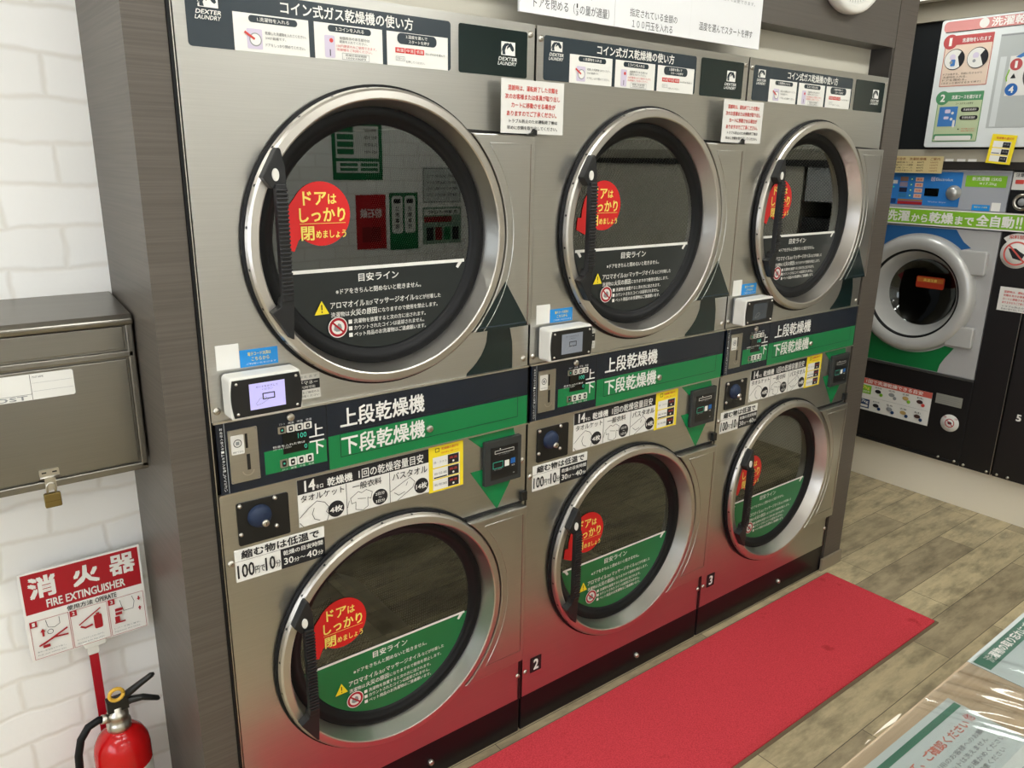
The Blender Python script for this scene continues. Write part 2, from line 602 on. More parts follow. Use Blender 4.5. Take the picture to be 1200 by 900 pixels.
# added unseen window, its glowing pane lightens the column's left face
slabs('added_window_frame', [(-2.2, -2.62, 0.88, -2.185, -2.55, 2.12), (-2.2, -0.45, 0.88, -2.185, -0.38, 2.12), (-2.2, -2.55, 0.88, -2.185, -0.45, 0.95), (-2.2, -2.55, 2.05, -2.185, -0.45, 2.12), (-2.2, -1.53, 0.95, -2.185, -1.47, 2.05)], SCREWM)
slabs('added_window_pane', [(-2.199, -2.55, 0.95, -2.192, -0.45, 2.05)], M('glowing fill pane', '#eef4ff', 0.3, emit=6.0))

# ---------------------------------------------------------------- stacked dryer
UC, UZ, LZ = 0.609, 1.4546, 0.507

def brand_mark(b, hx0, hz0, hx1, hz1, tx0, tz0, tx1, tz1):
    w, h = hx1 - hx0, hz1 - hz0
    b.rect(hx0, hz0, hx1, hz1, WHITE).up()
    P = [(0.08, 0.05), (0.30, 0.05), (0.26, 0.35), (0.36, 0.66), (0.52, 0.78), (0.40, 0.60), (0.40, 0.42), (0.52, 0.58), (0.60, 0.62), (0.70, 0.40), (0.82, 0.30), (0.92, 0.42), (0.88, 0.62), (0.74, 0.86), (0.66, 0.96), (0.62, 0.88), (0.40, 0.92), (0.20, 0.78), (0.08, 0.50)]
    b.poly([(hx0 + x * w, hz0 + y * h) for x, y in P], NAVY2)
    b.stroke([(hx0 + 0.02 * w, hz0 + 0.25 * h), (hx0 + 0.10 * w, hz0 + 0.6 * h), (hx0 + 0.28 * w, hz0 + 0.88 * h)], 0.0016, NAVY2)
    m = (tz0 + tz1) / 2
    b.text('DEXTER', tx0 + 0.002, m + 0.001, tx1 - 0.002, tz1, WHITE, 0.03, 0.25)
    b.text('LAUNDRY', tx0, tz0, tx1 - 0.004, m - 0.001, WHITE, 0.02, 0.25)

def sheet(x0, y0, x1, y1, m, th=0.0009, c=0.0, r=0.0, fr=FRONT):
    b = MB(fr)
    b.slab(x0, y0, x1, y1, c, c + th, m, r)
    b.c = c + th + 0.0003
    return b

def make_dryer():
    root = thing('stacked_dryer', (0.6125, 0.3, 0.0), '', 'dryer', 'stacked coin dryers')
    L_, R_ = 0.2148, 1.0082
    # cabinet shell
    b = MB()
    b.box(L_ + 0.002, 0.0, -0.78, L_ + 0.014, 1.915, -0.016, DARKBODY)
    b.box(R_ - 0.014, 0.0, -0.78, R_ - 0.002, 1.915, -0.016, DARKBODY)
    b.box(L_ + 0.002, 0.0, -0.79, R_ - 0.002, 1.915, -0.78, DARKBODY)
    b.box(L_ + 0.002, 1.905, -0.78, R_ - 0.002, 1.918, -0.016, DARKBODY)
    b.box(L_ + 0.014, 0.93, -0.78, R_ - 0.014, 0.95, -0.016, DARKBODY)
    b.build('cabinet', root)
    # steel front panels with their round openings
    for z0, z1, cz in ((1.1192, 1.922, UZ), (0.117, 0.965, LZ)):
        b = MB()
        b.holed(L_, z0, R_, z1, UC, cz, 0.298, 0.0, STEEL)
        for q in ((L_, z0, L_ + 0.002, z1), (R_ - 0.002, z0, R_, z1), (L_, z0, R_, z0 + 0.002), (L_, z1 - 0.002, R_, z1)):
            b.box(q[0], q[1], -0.004, q[2], q[3], -0.0002, STEEL)
        b.lathe([(0.298, 0.0), (0.298, -0.015)], UC, cz, STEEL, 96)
        b.build('front_panel', root)
    # plinth
    b = MB()
    b.box(L_, 0.0, -0.05, R_, 0.115, -0.004, PLINTH)
    pl = b.build('plinth', root, bevel=0.003)
    b = MB()
    b.lathe([(0.0085, -0.004), (0.0085, 0.002), (0.006, 0.006), (0.0, 0.007)], 0.703, 0.053, SCREWM, 16)
    b.build('bolt', pl)
    # screws
    for x, z in ((0.995, 1.90), (0.2265, 1.895), (0.995, 1.140), (0.2265, 1.142), (0.997, 0.862), (0.2265, 0.808), (0.998, 0.196), (0.2265, 0.196)):
        b = MB()
        b.lathe([(0.0075, 0.0), (0.0070, 0.0025), (0.0035, 0.0040), (0.0, 0.0042)], x, z, SCREWM, 14)
        b.c = 0.0044
        b.stroke([(x - 0.003, z - 0.002), (x + 0.003, z + 0.002)], 0.001, BLACK)
        b.build('screw', root)
    b = MB()
    b.box(1.0000, 0.118, 0.0003, 1.0080, 0.268, 0.003, BLACK)  # black strip stands in for the shade of the open slit here
    b.build('edge_gap_shade', root)
    b = MB()
    b.box(0.9905, 0.750, 0.0003, 1.0080, 0.775, 0.012, BLACK)
    b.build('hinge_block', root)
    # swoosh decal and doors
    b = MB(c=0.0006)
    left = [(0.8804, 1.2206), (0.879, 1.210), (0.878, 1.1997), (0.872, 1.184), (0.8629, 1.1675), (0.850, 1.1525), (0.838, 1.141), (0.8201, 1.1276), (0.818, 1.1215)]
    b.poly(left + [(0.9583, 1.1215), (0.9586, 1.160), (0.9571, 1.1896), (0.9484, 1.2290), (0.8812, 1.229)], TEAL)
    b.build('swoosh_decal', root)
    for cz, up in ((UZ, True), (LZ, False)):
        door(root, cz, up)
    # control band
    bz0, bz1, split = 0.9652, 1.1188, 1.0428
    b = MB()
    b.slab(0.2195, bz0, 1.0062, bz1, 0.0, 0.005, NAVY)
    b.c = 0.0053
    b.rect(0.4535, bz0 + 0.0012, 1.0058, split, GREEN)
    b.rect(0.3115, 0.9885, 0.4485, 1.0392, GREEN).up()
    b.rect(0.4512, bz0 + 0.001, 0.4532, bz1 - 0.001, BLACK)
    b.rect(0.2345, bz0 + 0.002, 0.2360, bz1 - 0.002, GREY)
    b.frame(0.4812, 0.9902, 0.9745, 1.0495, 0.0014, INK)
    b.up()
    b.text('上段乾燥機', 0.4824, 1.0562, 0.6966, 1.1015, WHITE, 0.022)
    b.text('下段乾燥機', 0.4829, 0.9928, 0.6970, 1.0380, WHITE, 0.022)
    b.text('上', 0.4100, 1.0500, 0.4435, 1.0790, WHITE, 0.016)
    b.text('下', 0.4100, 1.0105, 0.4435, 1.0425, WHITE, 0.016)
    for i, w in enumerate('料金投入後スタートボタンを押してください'):
        z = 1.108 - i * 0.0068
        b.text(w, 0.2255, z - 0.0052, 0.2312, z, WHITE)
    b.text('料金を入れた後は', 0.3300, 1.0425, 0.4000, 1.0475, WHITE)
    b.text('スタートしてください', 0.3300, 1.0375, 0.3700, 1.0415, WHITE)
    for q, lab in enumerate(('スタート', '高温', '中温', '低温')):
        x = 0.346 + q * 0.0195
        b.text(lab, x, 1.0900, x + 0.0125, 1.0945, WHITE)
        b.text(lab, x, 0.9900, x + 0.0125, 0.9942, WHITE)
    cp = b.build('control_panel', root)
    for z in (bz1 - 0.0015, bz0 - 0.0025):
        b = MB()
        b.slab(L_, z, R_, z + 0.0037, 0.0002, 0.0075, SCREWM)
        b.build('trim_strip', cp)
    # display window and buttons
    b = MB()
    b.slab(0.352, 1.0255, 0.4065, 1.0705, 0.0053, 0.0066, DISP)
    b.c = 0.007
    b.text('100', 0.385, 1.0552, 0.404, 1.0662, LCDG, 0.0, keep='c')
    b.text('0', 0.398, 1.0300, 0.404, 1.0395, LCDG)
    b.build('display', cp)
    for z0, z1 in ((1.0718, 1.0868), (0.9970, 1.0145)):
        for q in range(4):
            x = 0.343 + q * 0.0188
            b = MB()
            b.slab(x, z0, x + 0.0172, z1, 0.0053, 0.0075, (PLATE, WHITEP, WHITEP, WHITEP)[q], 0.002)
            b.c = 0.0078
            b.rrect(x + 0.004, z0 + 0.002, x + 0.0132, z1 - 0.002, 0.003, BLACK).up()
            b.disc(x + 0.0086, (z0 + z1) / 2, 0.0022, LCDG if q == 0 else WHITE, 10)
            b.build('button', cp)
    # coin plate
    b = MB()
    b.slab(0.2405, 0.9860, 0.2998, 1.0995, 0.005, 0.0075, PLATE, 0.002)
    b.c = 0.0078
    b.rect(0.2740, 1.0570, 0.2790, 1.0880, BLACK)
    b.rect(0.2745, 1.0100, 0.2815, 1.0440, BLACK)
    b.stroke(arc(0.276, 1.010, 0.0115, 190, 350, 10), 0.0022, SCREWM)
    for x in (0.2435, 0.2968):
        for z in (0.9895, 1.096):
            b.disc(x, z, 0.0015, GREY, 10)
    b.c = 0.0084
    b.slab(0.2452, 1.0480, 0.2710, 1.0880, 0.0078, 0.0095, WHITE, 0.002)
    b.c = 0.0098
    b.ring(0.2580, 1.0710, 0.0070, 0.0085, INK)
    b.rect(0.2545, 1.0675, 0.2615, 1.0745, GREY)
    b.text('使用できません', 0.2475, 1.0510, 0.2690, 1.0550, INK)
    b.build('coin_plate', cp)
    b = MB()
    b.lathe([(0.0085, 0.005), (0.0085, 0.011), (0.0065, 0.0125), (0.0, 0.0128)], 0.7085, 1.0110, SCREWM, 20)
    b.c = 0.0131
    b.rect(0.7078, 1.0075, 0.7092, 1.0145, BLACK)
    b.build('lock', cp)
    b = MB()
    b.lathe([(0.008, 0.005), (0.008, 0.009), (0.006, 0.0105), (0.0, 0.0108)], 0.372, 1.104, SCREWM, 18)
    b.build('lock', cp)
    # card reader
    b = MB()
    b.prism(rr(0.2420, 1.1340, 0.3840, 1.2170, 0.005), 0.0005, 0.008, GREY)
    b.prism(rr(0.2370, 1.1330, 0.3815, 1.2180, 0.008), 0.008, 0.053, WHITEP)
    cr = b.build('card_reader', root, bevel=0.004)
    b = MB()
    x0, x1, z0, z1 = 0.2420, 0.3770, 1.1380, 1.2130
    b.prism(arc(x1 - 0.152, (z0 + z1) / 2, 0.1555, -13.8, 13.8, 10) + arc(x0 + 0.152, (z0 + z1) / 2, 0.1555, 166.2, 193.8, 10), 0.053, 0.0555, BLACK)
    b.build('front_plate', cr)
    b = MB()
    b.slab(0.2740, 1.1500, 0.3450, 1.2020, 0.0555, 0.0562, SCREEN)
    b.c = 0.0565
    b.text('カードをかざして', 0.287, 1.1925, 0.331, 1.1970, INK)
    b.text('ください', 0.299, 1.1865, 0.320, 1.1905, INK)
    b.frame(0.3000, 1.1690, 0.3230, 1.1800, 0.0022, INK)
    b.stroke([(0.286, 1.162), (0.294, 1.171), (0.306, 1.173), (0.310, 1.167), (0.299, 1.161), (0.287, 1.158)], 0.0008, GREY, True)
    b.build('screen', cr)
    for x, z in ((0.2500, 1.2055), (0.3690, 1.2055), (0.2500, 1.1455), (0.3690, 1.1455)):
        b = MB()
        b.lathe([(0.003, 0.0555), (0.0025, 0.0575), (0.0, 0.058)], x, z, SCREWM, 10)
        b.build('screw', cr)
    # stickers around the reader (machine-readable code square left blank)
    b = sheet(0.2336, 1.2230, 0.2783, 1.2720, WHITE)
    b.build('blank_sticker', root)
    b = sheet(0.2795, 1.2222, 0.3562, 1.2570, BLUE)
    b.text('電子コード決済は', 0.295, 1.2440, 0.342, 1.2515, YTXT, 0.01)
    b.text('こちらから', 0.302, 1.2335, 0.338, 1.2412, YTXT, 0.01)
    b.text('ご利用いただけます', 0.291, 1.2262, 0.352, 1.2300, WHITE)
    b.build('payment_sticker', root)
    b = sheet(0.3700, 1.1353, 0.4430, 1.1895, PAPER)
    b.rect(0.3705, 1.1560, 0.4425, 1.1765, INK).up()
    b.text('電子マネー', 0.385, 1.1660, 0.438, 1.1745, WHITE, 0.015)
    b.text('ご利用可能', 0.393, 1.1580, 0.432, 1.1640, WHITE)
    b.text('使えます', 0.395, 1.1805, 0.438, 1.1865, GREY)
    b.text('残高をご確認の上', 0.39, 1.1470, 0.440, 1.1520, INK)
    b.text('ご利用ください', 0.39, 1.1390, 0.440, 1.1440, INK)
    b.build('money_sticker', root)
    # instruction header and brand plate
    b = sheet(0.2360, 1.8062, 0.7778, 1.9035, NAVY2, r=0.007)
    b.text('コイン式ガス乾燥機の使い方', 0.4050, 1.8755, 0.6860, 1.8985, WHITE, 0.018)
    brand_mark(b, 0.257, 1.871, 0.292, 1.893, 0.250, 1.851, 0.298, 1.867)
    for k, (x0, x1) in enumerate(((0.316, 0.458), (0.469, 0.614), (0.624, 0.770))):
        b.c = 0.0016
        b.rect(x0, 1.8058, x1, 1.8700, WHITE).up()
        if k < 2:
            b.rrect(x0 + 0.028, 1.8555, x0 + 0.120, 1.8675, 0.0058, NAVY2).up()
            b.text(('1.洗濯物を入れる', '2.コインを入れる')[k], x0 + 0.044, 1.8580, x0 + 0.104, 1.8650, WHITE, 0.01)
        else:
            b.rrect(x0 + 0.024, 1.8480, x0 + 0.118, 1.8690, 0.0095, NAVY2).up()
            b.text('3.温度を選んで', x0 + 0.044, 1.8595, x0 + 0.095, 1.8660, WHITE, 0.01)
            b.text('スタートを押す', x0 + 0.050, 1.8505, x0 + 0.100, 1.8570, WHITE, 0.01)
    b.c = 0.0022
    b.rrect(0.339, 1.8110, 0.3675, 1.8450, 0.002, LILAC).up()
    b.disc(0.3545, 1.8270, 0.0115, GREY, 20).up(); b.disc(0.3545, 1.8270, 0.0095, WHITE, 20).up()
    b.stroke([(0.336, 1.838), (0.352, 1.828)], 0.004, REDTXT)
    b.text('乾燥した洗濯物を入れてください。', 0.373, 1.8370, 0.452, 1.8425, INK)
    b.text('3/4が最適です。', 0.373, 1.8290, 0.412, 1.8340, INK)
    b.text('ドアをしっかり閉めてください。', 0.373, 1.8170, 0.449, 1.8225, INK)
    b.c = 0.0022
    b.rrect(0.489, 1.8090, 0.5105, 1.8490, 0.003, LILAC).up()
    b.rect(0.499, 1.812, 0.501, 1.824, INK); b.disc(0.503, 1.840, 0.004, REDTXT, 12)
    b.text('金額表示のある部分は', 0.520, 1.8435, 0.585, 1.8490, INK)
    b.text('硬貨を入れてください。', 0.520, 1.8370, 0.580, 1.8420, INK)
    b.text('100円硬貨のみご使用できます。', 0.514, 1.8290, 0.600, 1.8345, REDTXT)
    b.text('両替機をご利用ください。', 0.514, 1.8225, 0.590, 1.8275, REDTXT)
    b.frame(0.525, 1.8080, 0.583, 1.8195, 0.0007, GREY)
    b.text('乾燥の目安時間', 0.532, 1.8142, 0.577, 1.8182, INK); b.text('10分100円', 0.534, 1.8092, 0.575, 1.8130, INK)
    for k in range(3):
        b.c = 0.0022
        b.rect(0.6430 + k * 0.0232, 1.8310, 0.6645 + k * 0.0232, 1.8410, RED).up()
        b.text(('高温', '中温', '低温')[k], 0.6455 + k * 0.0232, 1.8330, 0.6620 + k * 0.0232, 1.8392, WHITE, 0.01)
    b.text('のいずれかを選んで', 0.714, 1.8315, 0.762, 1.8362, INK)
    b.frame(0.644, 1.8165, 0.664, 1.8240, 0.0007, GREY); b.text('スタート', 0.646, 1.8180, 0.662, 1.8225, INK)
    b.text('を押してください。', 0.667, 1.8130, 0.712, 1.8175, INK)
    b.build('instruction_sticker', root)
    b = sheet(0.7985, 1.8055, 0.9862, 1.9035, TEAL, th=0.0012, r=0.005)
    brand_mark(b, 0.912, 1.850, 0.951, 1.878, 0.902, 1.829, 0.958, 1.846)
    b.build('brand_plate', root)
    # capacity sticker
    b = sheet(0.3782, 0.8470, 0.7085, 0.9575, WHITE)
    b.rect(0.3782, 0.9235, 0.7085, 0.9575, INK).up()
    b.text('14', 0.394, 0.9275, 0.419, 0.9535, WHITE, 0.04); b.text('キロ', 0.4205, 0.9280, 0.4370, 0.9385, WHITE, 0.02)
    b.text('乾燥機', 0.447, 0.9270, 0.508, 0.9475, WHITE, 0.025); b.text('1回の乾燥容量目安', 0.523, 0.9270, 0.693, 0.9500, WHITE, 0.014)
    b.rect(0.4905, 0.8475, 0.4918, 0.9230, INK); b.rect(0.6005, 0.8475, 0.6018, 0.9230, INK)
    b.text('タオルケット', 0.384, 0.9045, 0.486, 0.9205, INK, 0.01); b.text('一般衣料', 0.506, 0.9020, 0.580, 0.9190, INK, 0.01); b.text('バスタオル', 0.608, 0.9010, 0.703, 0.9190, INK, 0.01)
    b.stroke([(0.379, 0.870), (0.400, 0.888), (0.420, 0.9005), (0.438, 0.893), (0.447, 0.880), (0.441, 0.870), (0.447, 0.862), (0.442, 0.8485)], 0.0013, INK)
    b.stroke([(0.413, 0.885), (0.408, 0.872), (0.413, 0.859), (0.425, 0.853)], 0.0013, INK)
    b.stroke([(0.379, 0.858), (0.386, 0.8485)], 0.0013, INK)
    b.stroke([(0.500, 0.885), (0.520, 0.897), (0.528, 0.892), (0.540, 0.897), (0.555, 0.888), (0.551, 0.873), (0.543, 0.877), (0.543, 0.856), (0.530, 0.849), (0.512, 0.855), (0.513, 0.873), (0.503, 0.871)], 0.0011, INK, True)
    b.stroke([(0.497, 0.880), (0.492, 0.864)], 0.0011, INK); b.stroke([(0.518, 0.880), (0.538, 0.876)], 0.0011, INK)
    b.stroke([(0.602, 0.875), (0.640, 0.893), (0.655, 0.899), (0.668, 0.885), (0.662, 0.872), (0.620, 0.8485)], 0.0012, INK)
    b.stroke([(0.612, 0.870), (0.624, 0.861), (0.640, 0.866)], 0.0012, INK); b.stroke([(0.648, 0.889), (0.644, 0.881)], 0.0012, INK)
    for x, t in ((0.4655, '4枚'), (0.5755, '2日分\n～\n3日分'), (0.6870, '14枚')):
        b.c = 0.0015
        b.disc(x, 0.8690, 0.0195, INK, 28).up()
        if '\n' in t:
            b.text('2日分', x - 0.012, 0.8740, x + 0.012, 0.8820, WHITE, 0.015); b.text('～', x - 0.004, 0.8675, x + 0.004, 0.8705, WHITE, 0.02); b.text('3日分', x - 0.012, 0.8560, x + 0.012, 0.8640, WHITE, 0.015)
        else:
            b.text(t, x - 0.0155, 0.8610, x + 0.0155, 0.8765, WHITE, 0.03)
    b.build('capacity_sticker', root)
    # yellow course sticker
    b = sheet(0.7085, 0.8415, 0.8085, 0.9592, YELLOW)
    b.frame(0.728, 0.9445, 0.738, 0.9535, 0.0015, INK)
    b.text('乾燥機の選び方', 0.745, 0.9470, 0.795, 0.9540, REDTXT, 0.01); b.text('目安時間をご確認ください', 0.745, 0.9375, 0.797, 0.9425, REDTXT)
    for k in range(3):
        z = 0.905 - k * 0.0295
        b.c = 0.0012
        b.rect(0.7200, z, 0.7980, z + 0.0265, WHITE).up()
        b.rect(0.7630, z + 0.001, 0.7950, z + 0.0255, INK).up()
        b.text(('綿・タオル', '普段着', '毛布類')[k], 0.7225, z + 0.010, 0.7600, z + 0.0165, GREY)
        b.text('高温', 0.768, z + 0.014, 0.790, z + 0.020, REDTXT); b.disc(0.779, z + 0.0075, 0.0028, WHITE, 12)
        if k == 1:
            b.rect(0.7225, z + 0.0015, 0.7600, z + 0.0045, INK)
    b.build('course_sticker', root)
    # low temperature sticker
    b = sheet(0.2345, 0.7620, 0.4340, 0.8350, WHITE)
    b.rect(0.3320, 0.7620, 0.4340, 0.8085, INK).up(); b.rect(0.2345, 0.8085, 0.4340, 0.8092, INK)
    b.text('縮む物は低温で', 0.2480, 0.8122, 0.4215, 0.8322, INK, 0.035)
    b.text('100', 0.2375, 0.7695, 0.2735, 0.8010, INK, 0.02); b.text('円で', 0.2745, 0.7710, 0.2955, 0.7880, INK, 0.01); b.text('10', 0.2970, 0.7695, 0.3190, 0.8010, INK, 0.02); b.text('分', 0.3195, 0.7715, 0.3305, 0.7880, INK, 0.01)
    b.text('乾燥の目安時間', 0.3370, 0.7930, 0.4285, 0.8045, WHITE, 0.022)
    b.text('30', 0.3375, 0.7710, 0.3590, 0.7870, WHITE, 0.02); b.text('分', 0.3600, 0.7715, 0.3725, 0.7820, WHITE, 0.015); b.text('～', 0.3740, 0.7765, 0.3860, 0.7805, WHITE, 0.02); b.text('40', 0.3890, 0.7710, 0.4140, 0.7870, WHITE, 0.02); b.text('分', 0.4150, 0.7715, 0.4280, 0.7820, WHITE, 0.015)
    b.build('low_heat_sticker', root)
    # payment/settings unit on a green down arrow
    b = MB(c=0.0006)
    b.poly([(0.8214, 0.9612), (0.9660, 0.9612), (0.9716, 0.9378), (0.8627, 0.9269)], GREEN)
    b.poly([(0.8301, 0.8665), (0.990, 0.8665), (0.9152, 0.7443)], GREEN)
    b.build('arrow_decal', root)
    b = MB()
    b.slab(0.8675, 0.8210, 0.9850, 0.9412, 0.0005, 0.012, M('dark bezel', '#2c2f2f', 0.45), 0.003)
    su = b.build('settings_unit', root, bevel=0.0015)
    b = MB()
    b.slab(0.8862, 0.8345, 0.9732, 0.9220, 0.0118, 0.0126, BLACK)
    b.c = 0.0129
    b.frame(0.8985, 0.9050, 0.9590, 0.9125, 0.0012, WHITE); b.disc(0.9150, 0.9165, 0.0018, WHITE, 10)
    b.frame(0.8930, 0.8655, 0.9240, 0.8820, 0.0010, LCDG); b.text('投入金額', 0.896, 0.8600, 0.921, 0.8635, GREY)
    b.rrect(0.9300, 0.8650, 0.9445, 0.8815, 0.001, WHITE); b.rrect(0.9495, 0.8685, 0.9640, 0.8830, 0.001, BLUEBTN)
    b.text('取消', 0.953, 0.8610, 0.962, 0.8655, WHITE); b.text('カード挿入口', 0.910, 0.8985, 0.945, 0.9020, GREY)
    b.disc(0.9600, 0.8420, 0.0030, GREY, 12, 0.0018)
    b.build('screen', su)
    # black lock plate with the blue dome
    b = MB()
    b.slab(0.2462, 0.8430, 0.3568, 0.9382, -0.006, 0.003, BLACK, 0.004)
    lp = b.build('lock_plate', root)
    b = MB()
    b.lathe([(0.0255, 0.003), (0.024, 0.009), (0.018, 0.015), (0.009, 0.018), (0.0, 0.019)], 0.2925, 0.9010, BLUEDOME, 28)
    b.build('dome', lp)
    b = MB()
    b.lathe([(0.0075, 0.003), (0.0075, 0.021), (0.005, 0.0225), (0.0, 0.0226)], 0.2990, 0.8885, SCREWM, 18)
    b.c = 0.0229
    b.rect(0.2982, 0.8850, 0.2998, 0.8920, BLACK)
    b.build('lock', lp)
    for x, z in ((0.3270, 0.8690), (0.2515, 0.8690), (0.3270, 0.9330), (0.2530, 0.9325)):
        b = MB()
        b.lathe([(0.0048, 0.003), (0.0045, 0.006), (0.002, 0.008), (0.0, 0.0082)], x, z, SCREWM, 12)
        b.build('bolt', lp)
    return root

def door(root, cz, upper):
    X = UC
    b = MB()
    b.lathe([(0.2985, 0.011), (0.3065, 0.011), (0.3072, 0.0145), (0.3045, 0.0225), (0.300, 0.0262), (0.286, 0.0275), (0.2832, 0.0255), (0.2700, -0.022), (0.2690, -0.026)], X, cz, CHROME, 128, sharp=True)
    for i in range(24):                                             # screw holes round the rim
        t = 6.283185 * (i + 0.5) / 24
        ct, st = math.cos(t), math.sin(t)
        P = []
        for q in range(8):
            w = 6.283185 * q / 8
            e, g = 0.003 * math.cos(w), 0.003 * math.sin(w)
            r = 0.3062 - 0.26 * g
            P.append((X + r * ct - e * st, cz + r * st + e * ct, 0.0185 + g * 0.95))
        b.add(P, [tuple(range(8))], BLACK)
    d = b.build('door', root)
    b = MB()
    b.lathe([(0.3000, 0.001), (0.3115, 0.001), (0.3128, 0.005), (0.3115, 0.0105), (0.303, 0.0108)], X, cz, RUBBER, 96)
    b.build('door_seal', d)
    b = MB()
    b.lathe([(0.2715, -0.018), (0.266, -0.0155), (0.258, -0.0165), (0.2505, -0.0185), (0.2495, -0.0205), (0.243, -0.022), (0.2365, -0.0285), (0.2360, -0.040)], X, cz, RUBBER, 96)
    b.build('glass_gasket', d)
    b = MB()
    b.lathe([(0.2405, -0.0295), (0.0, -0.0295)], X, cz, GLASS, 96)
    b.build('glass', d)
    # printed segment below the fill line
    lz = -0.058 if upper else -0.051
    r = 0.2365
    a = math.degrees(math.asin(lz / r))
    b = MB(c=-0.0278)
    bg = CHAR if upper else GREEN2
    b.T = lambda x, y: (X + x, cz + y)
    b.poly(arc(0, 0, r, 180 - a, 360 + a, 60), bg).up()
    lw = 0.0075 if upper else 0.006
    b.rect(-0.2255, lz - lw / 2, 0.2225, lz + lw / 2, WHITE)
    b.poly([(0.2225, lz + lw / 2), (0.2050, lz - 0.0175), (0.1990, lz - 0.0140), (0.2080, lz)], WHITE)
    b.poly([(-0.2255, lz + lw / 2), (-0.2080, lz - 0.0175), (-0.2020, lz - 0.0140), (-0.2110, lz)], WHITE)
    o = lz + 0.058
    b.text('目安ライン', -0.053, -0.0870 + o, 0.0455, -0.0690 + o, WHITE, 0.02)
    b.text('※ドアをきちんと閉めないと乾きません。', -0.107, -0.1110 + o, 0.103, -0.0990 + o, WHITE, 0.012)
    b.text('アロマオイル', -0.121, -0.1405 + o, -0.040, -0.1265 + o, WHITE, 0.015); b.text('及び', -0.038, -0.1400 + o, -0.021, -0.1300 + o, WHITE, 0.01)
    b.text('マッサージオイル', -0.018, -0.1400 + o, 0.085, -0.1265 + o, WHITE, 0.015); b.text('などが付着した', 0.087, -0.1395 + o, 0.155, -0.1290 + o, WHITE, 0.012)
    b.text('洗濯物は', -0.121, -0.1590 + o, -0.078, -0.1480 + o, WHITE, 0.012); b.text('火災の原因', -0.076, -0.1600 + o, -0.012, -0.1455 + o, WHITE, 0.015); b.text('になりますので使用を禁止します。', -0.009, -0.1590 + o, 0.146, -0.1485 + o, WHITE, 0.012)
    for k, t in enumerate(('洗濯物を放置すると次の方に出されます。', 'カウントされたコインは返却されません。', 'ペット用品のお洗濯物はご遠慮願います。')):
        z = -0.1765 - k * 0.0145 + o
        b.rect(-0.0815, z, -0.0730, z + 0.0088, WHITE)
        b.text(t, -0.0690, z - 0.0005, 0.113 - (0.004 if k == 1 else 0), z + 0.0098, WHITE, 0.012)
    b.poly([(-0.1585, -0.1500 + o), (-0.1255, -0.1495 + o), (-0.1415, -0.1205 + o)], YELLOW).up()
    b.rect(-0.1430, -0.1400 + o, -0.1405, -0.1290 + o, INK); b.disc(-0.1417, -0.1445 + o, 0.0016, INK, 10)
    b.disc(-0.107, -0.181 + o, 0.0225, WHITE, 32).up(); b.ring(-0.107, -0.181 + o, 0.0150, 0.0205, SIGNRED)
    b.poly([(-0.117, -0.186 + o), (-0.115, -0.176 + o), (-0.110, -0.179 + o), (-0.106, -0.172 + o), (-0.100, -0.175 + o), (-0.098, -0.184 + o), (-0.103, -0.190 + o), (-0.111, -0.190 + o)], GREY).up()
    b.stroke([(-0.119, -0.170 + o), (-0.095, -0.192 + o)], 0.004, SIGNRED)
    b.build('fill_line_sticker', d)
    # round red sticker with its arrow
    b = MB(c=-0.0275)
    ox, oz = -0.131, (0.058 if upper else 0.050)
    b.T = lambda x, y: (X + ox + x, cz + oz + y)
    b.disc(0, 0, 0.0645, RED, 48).up(0.0002)
    b.poly([(-0.050, 0.040), (-0.068, 0.018), (-0.076, -0.012), (-0.077, -0.030), (-0.090, -0.029), (-0.093, -0.060), (-0.062, -0.074), (-0.052, -0.052), (-0.045, -0.046)], RED).up()
    b.text('ドア', -0.0386, 0.0176, 0.0125, 0.0450, YTXT, 0.03); b.text('は', 0.0155, 0.0195, 0.0345, 0.0395, YTXT, 0.03)
    b.text('しっかり', -0.048, -0.0160, 0.0530, 0.0125, YTXT, 0.03)
    b.rect(-0.048, -0.0195, 0.053, -0.0185, YTXT)
    b.text('閉', -0.0460, -0.0525, -0.0175, -0.0240, YTXT, 0.03); b.text('めましょう', -0.0140, -0.0490, 0.0530, -0.0330, YTXT, 0.025)
    b.build('round_sticker', d)
    # handle
    b = MB()
    b.T = lambda x, y: (x, cz + y)
    b.prism([(0.3690, 0.1835), (0.3640, 0.1860), (0.3590, 0.1800), (0.3320, 0.1320), (0.3480, 0.1120), (0.3770, 0.1160), (0.3765, 0.1500)], 0.0270, 0.0500, GRIP)
    b.prism([(0.3336, -0.1220), (0.3515, -0.1100), (0.3550, -0.0940), (0.3790, -0.0900), (0.3740, -0.1780), (0.3690, -0.1760)], 0.0270, 0.0500, GRIP)
    b.box(0.3535, -0.100, 0.040, 0.3745, 0.120, 0.056, GRIP)
    for k in range(26):
        z = -0.088 + k * 0.0078
        b.box(0.3525, z, 0.0545, 0.3755, z + 0.0045, 0.0595, GRIP)
    h = b.build('handle', d, bevel=0.0015)
    b = MB()
    b.T = lambda x, y: (x, cz + y)
    b.prism([(0.3560 + 0.0065 * math.cos(t * 0.3927), 0.137 + 0.0115 * math.sin(t * 0.3927)) for t in range(16)], 0.0500, 0.0530, WHITEP)
    b.build('latch_tab', h)
    # hinge plate with bead
    zt, zb = ((1.6812, 1.2312) if upper else (0.7400, 0.2640))
    at = math.degrees(math.asin((zt - cz) / 0.3085)); ab = math.degrees(math.asin((zb - cz) / 0.3085))
    xr = 0.9985
    pts = arc(X, cz, 0.3085, at, ab, 30) + [(xr, zb), (xr, zt)]
    b = MB()
    b.prism(pts, 0.0005, 0.0245, STEEL)
    hp = b.build('hinge_plate', root, bevel=0.003)
    b = MB()
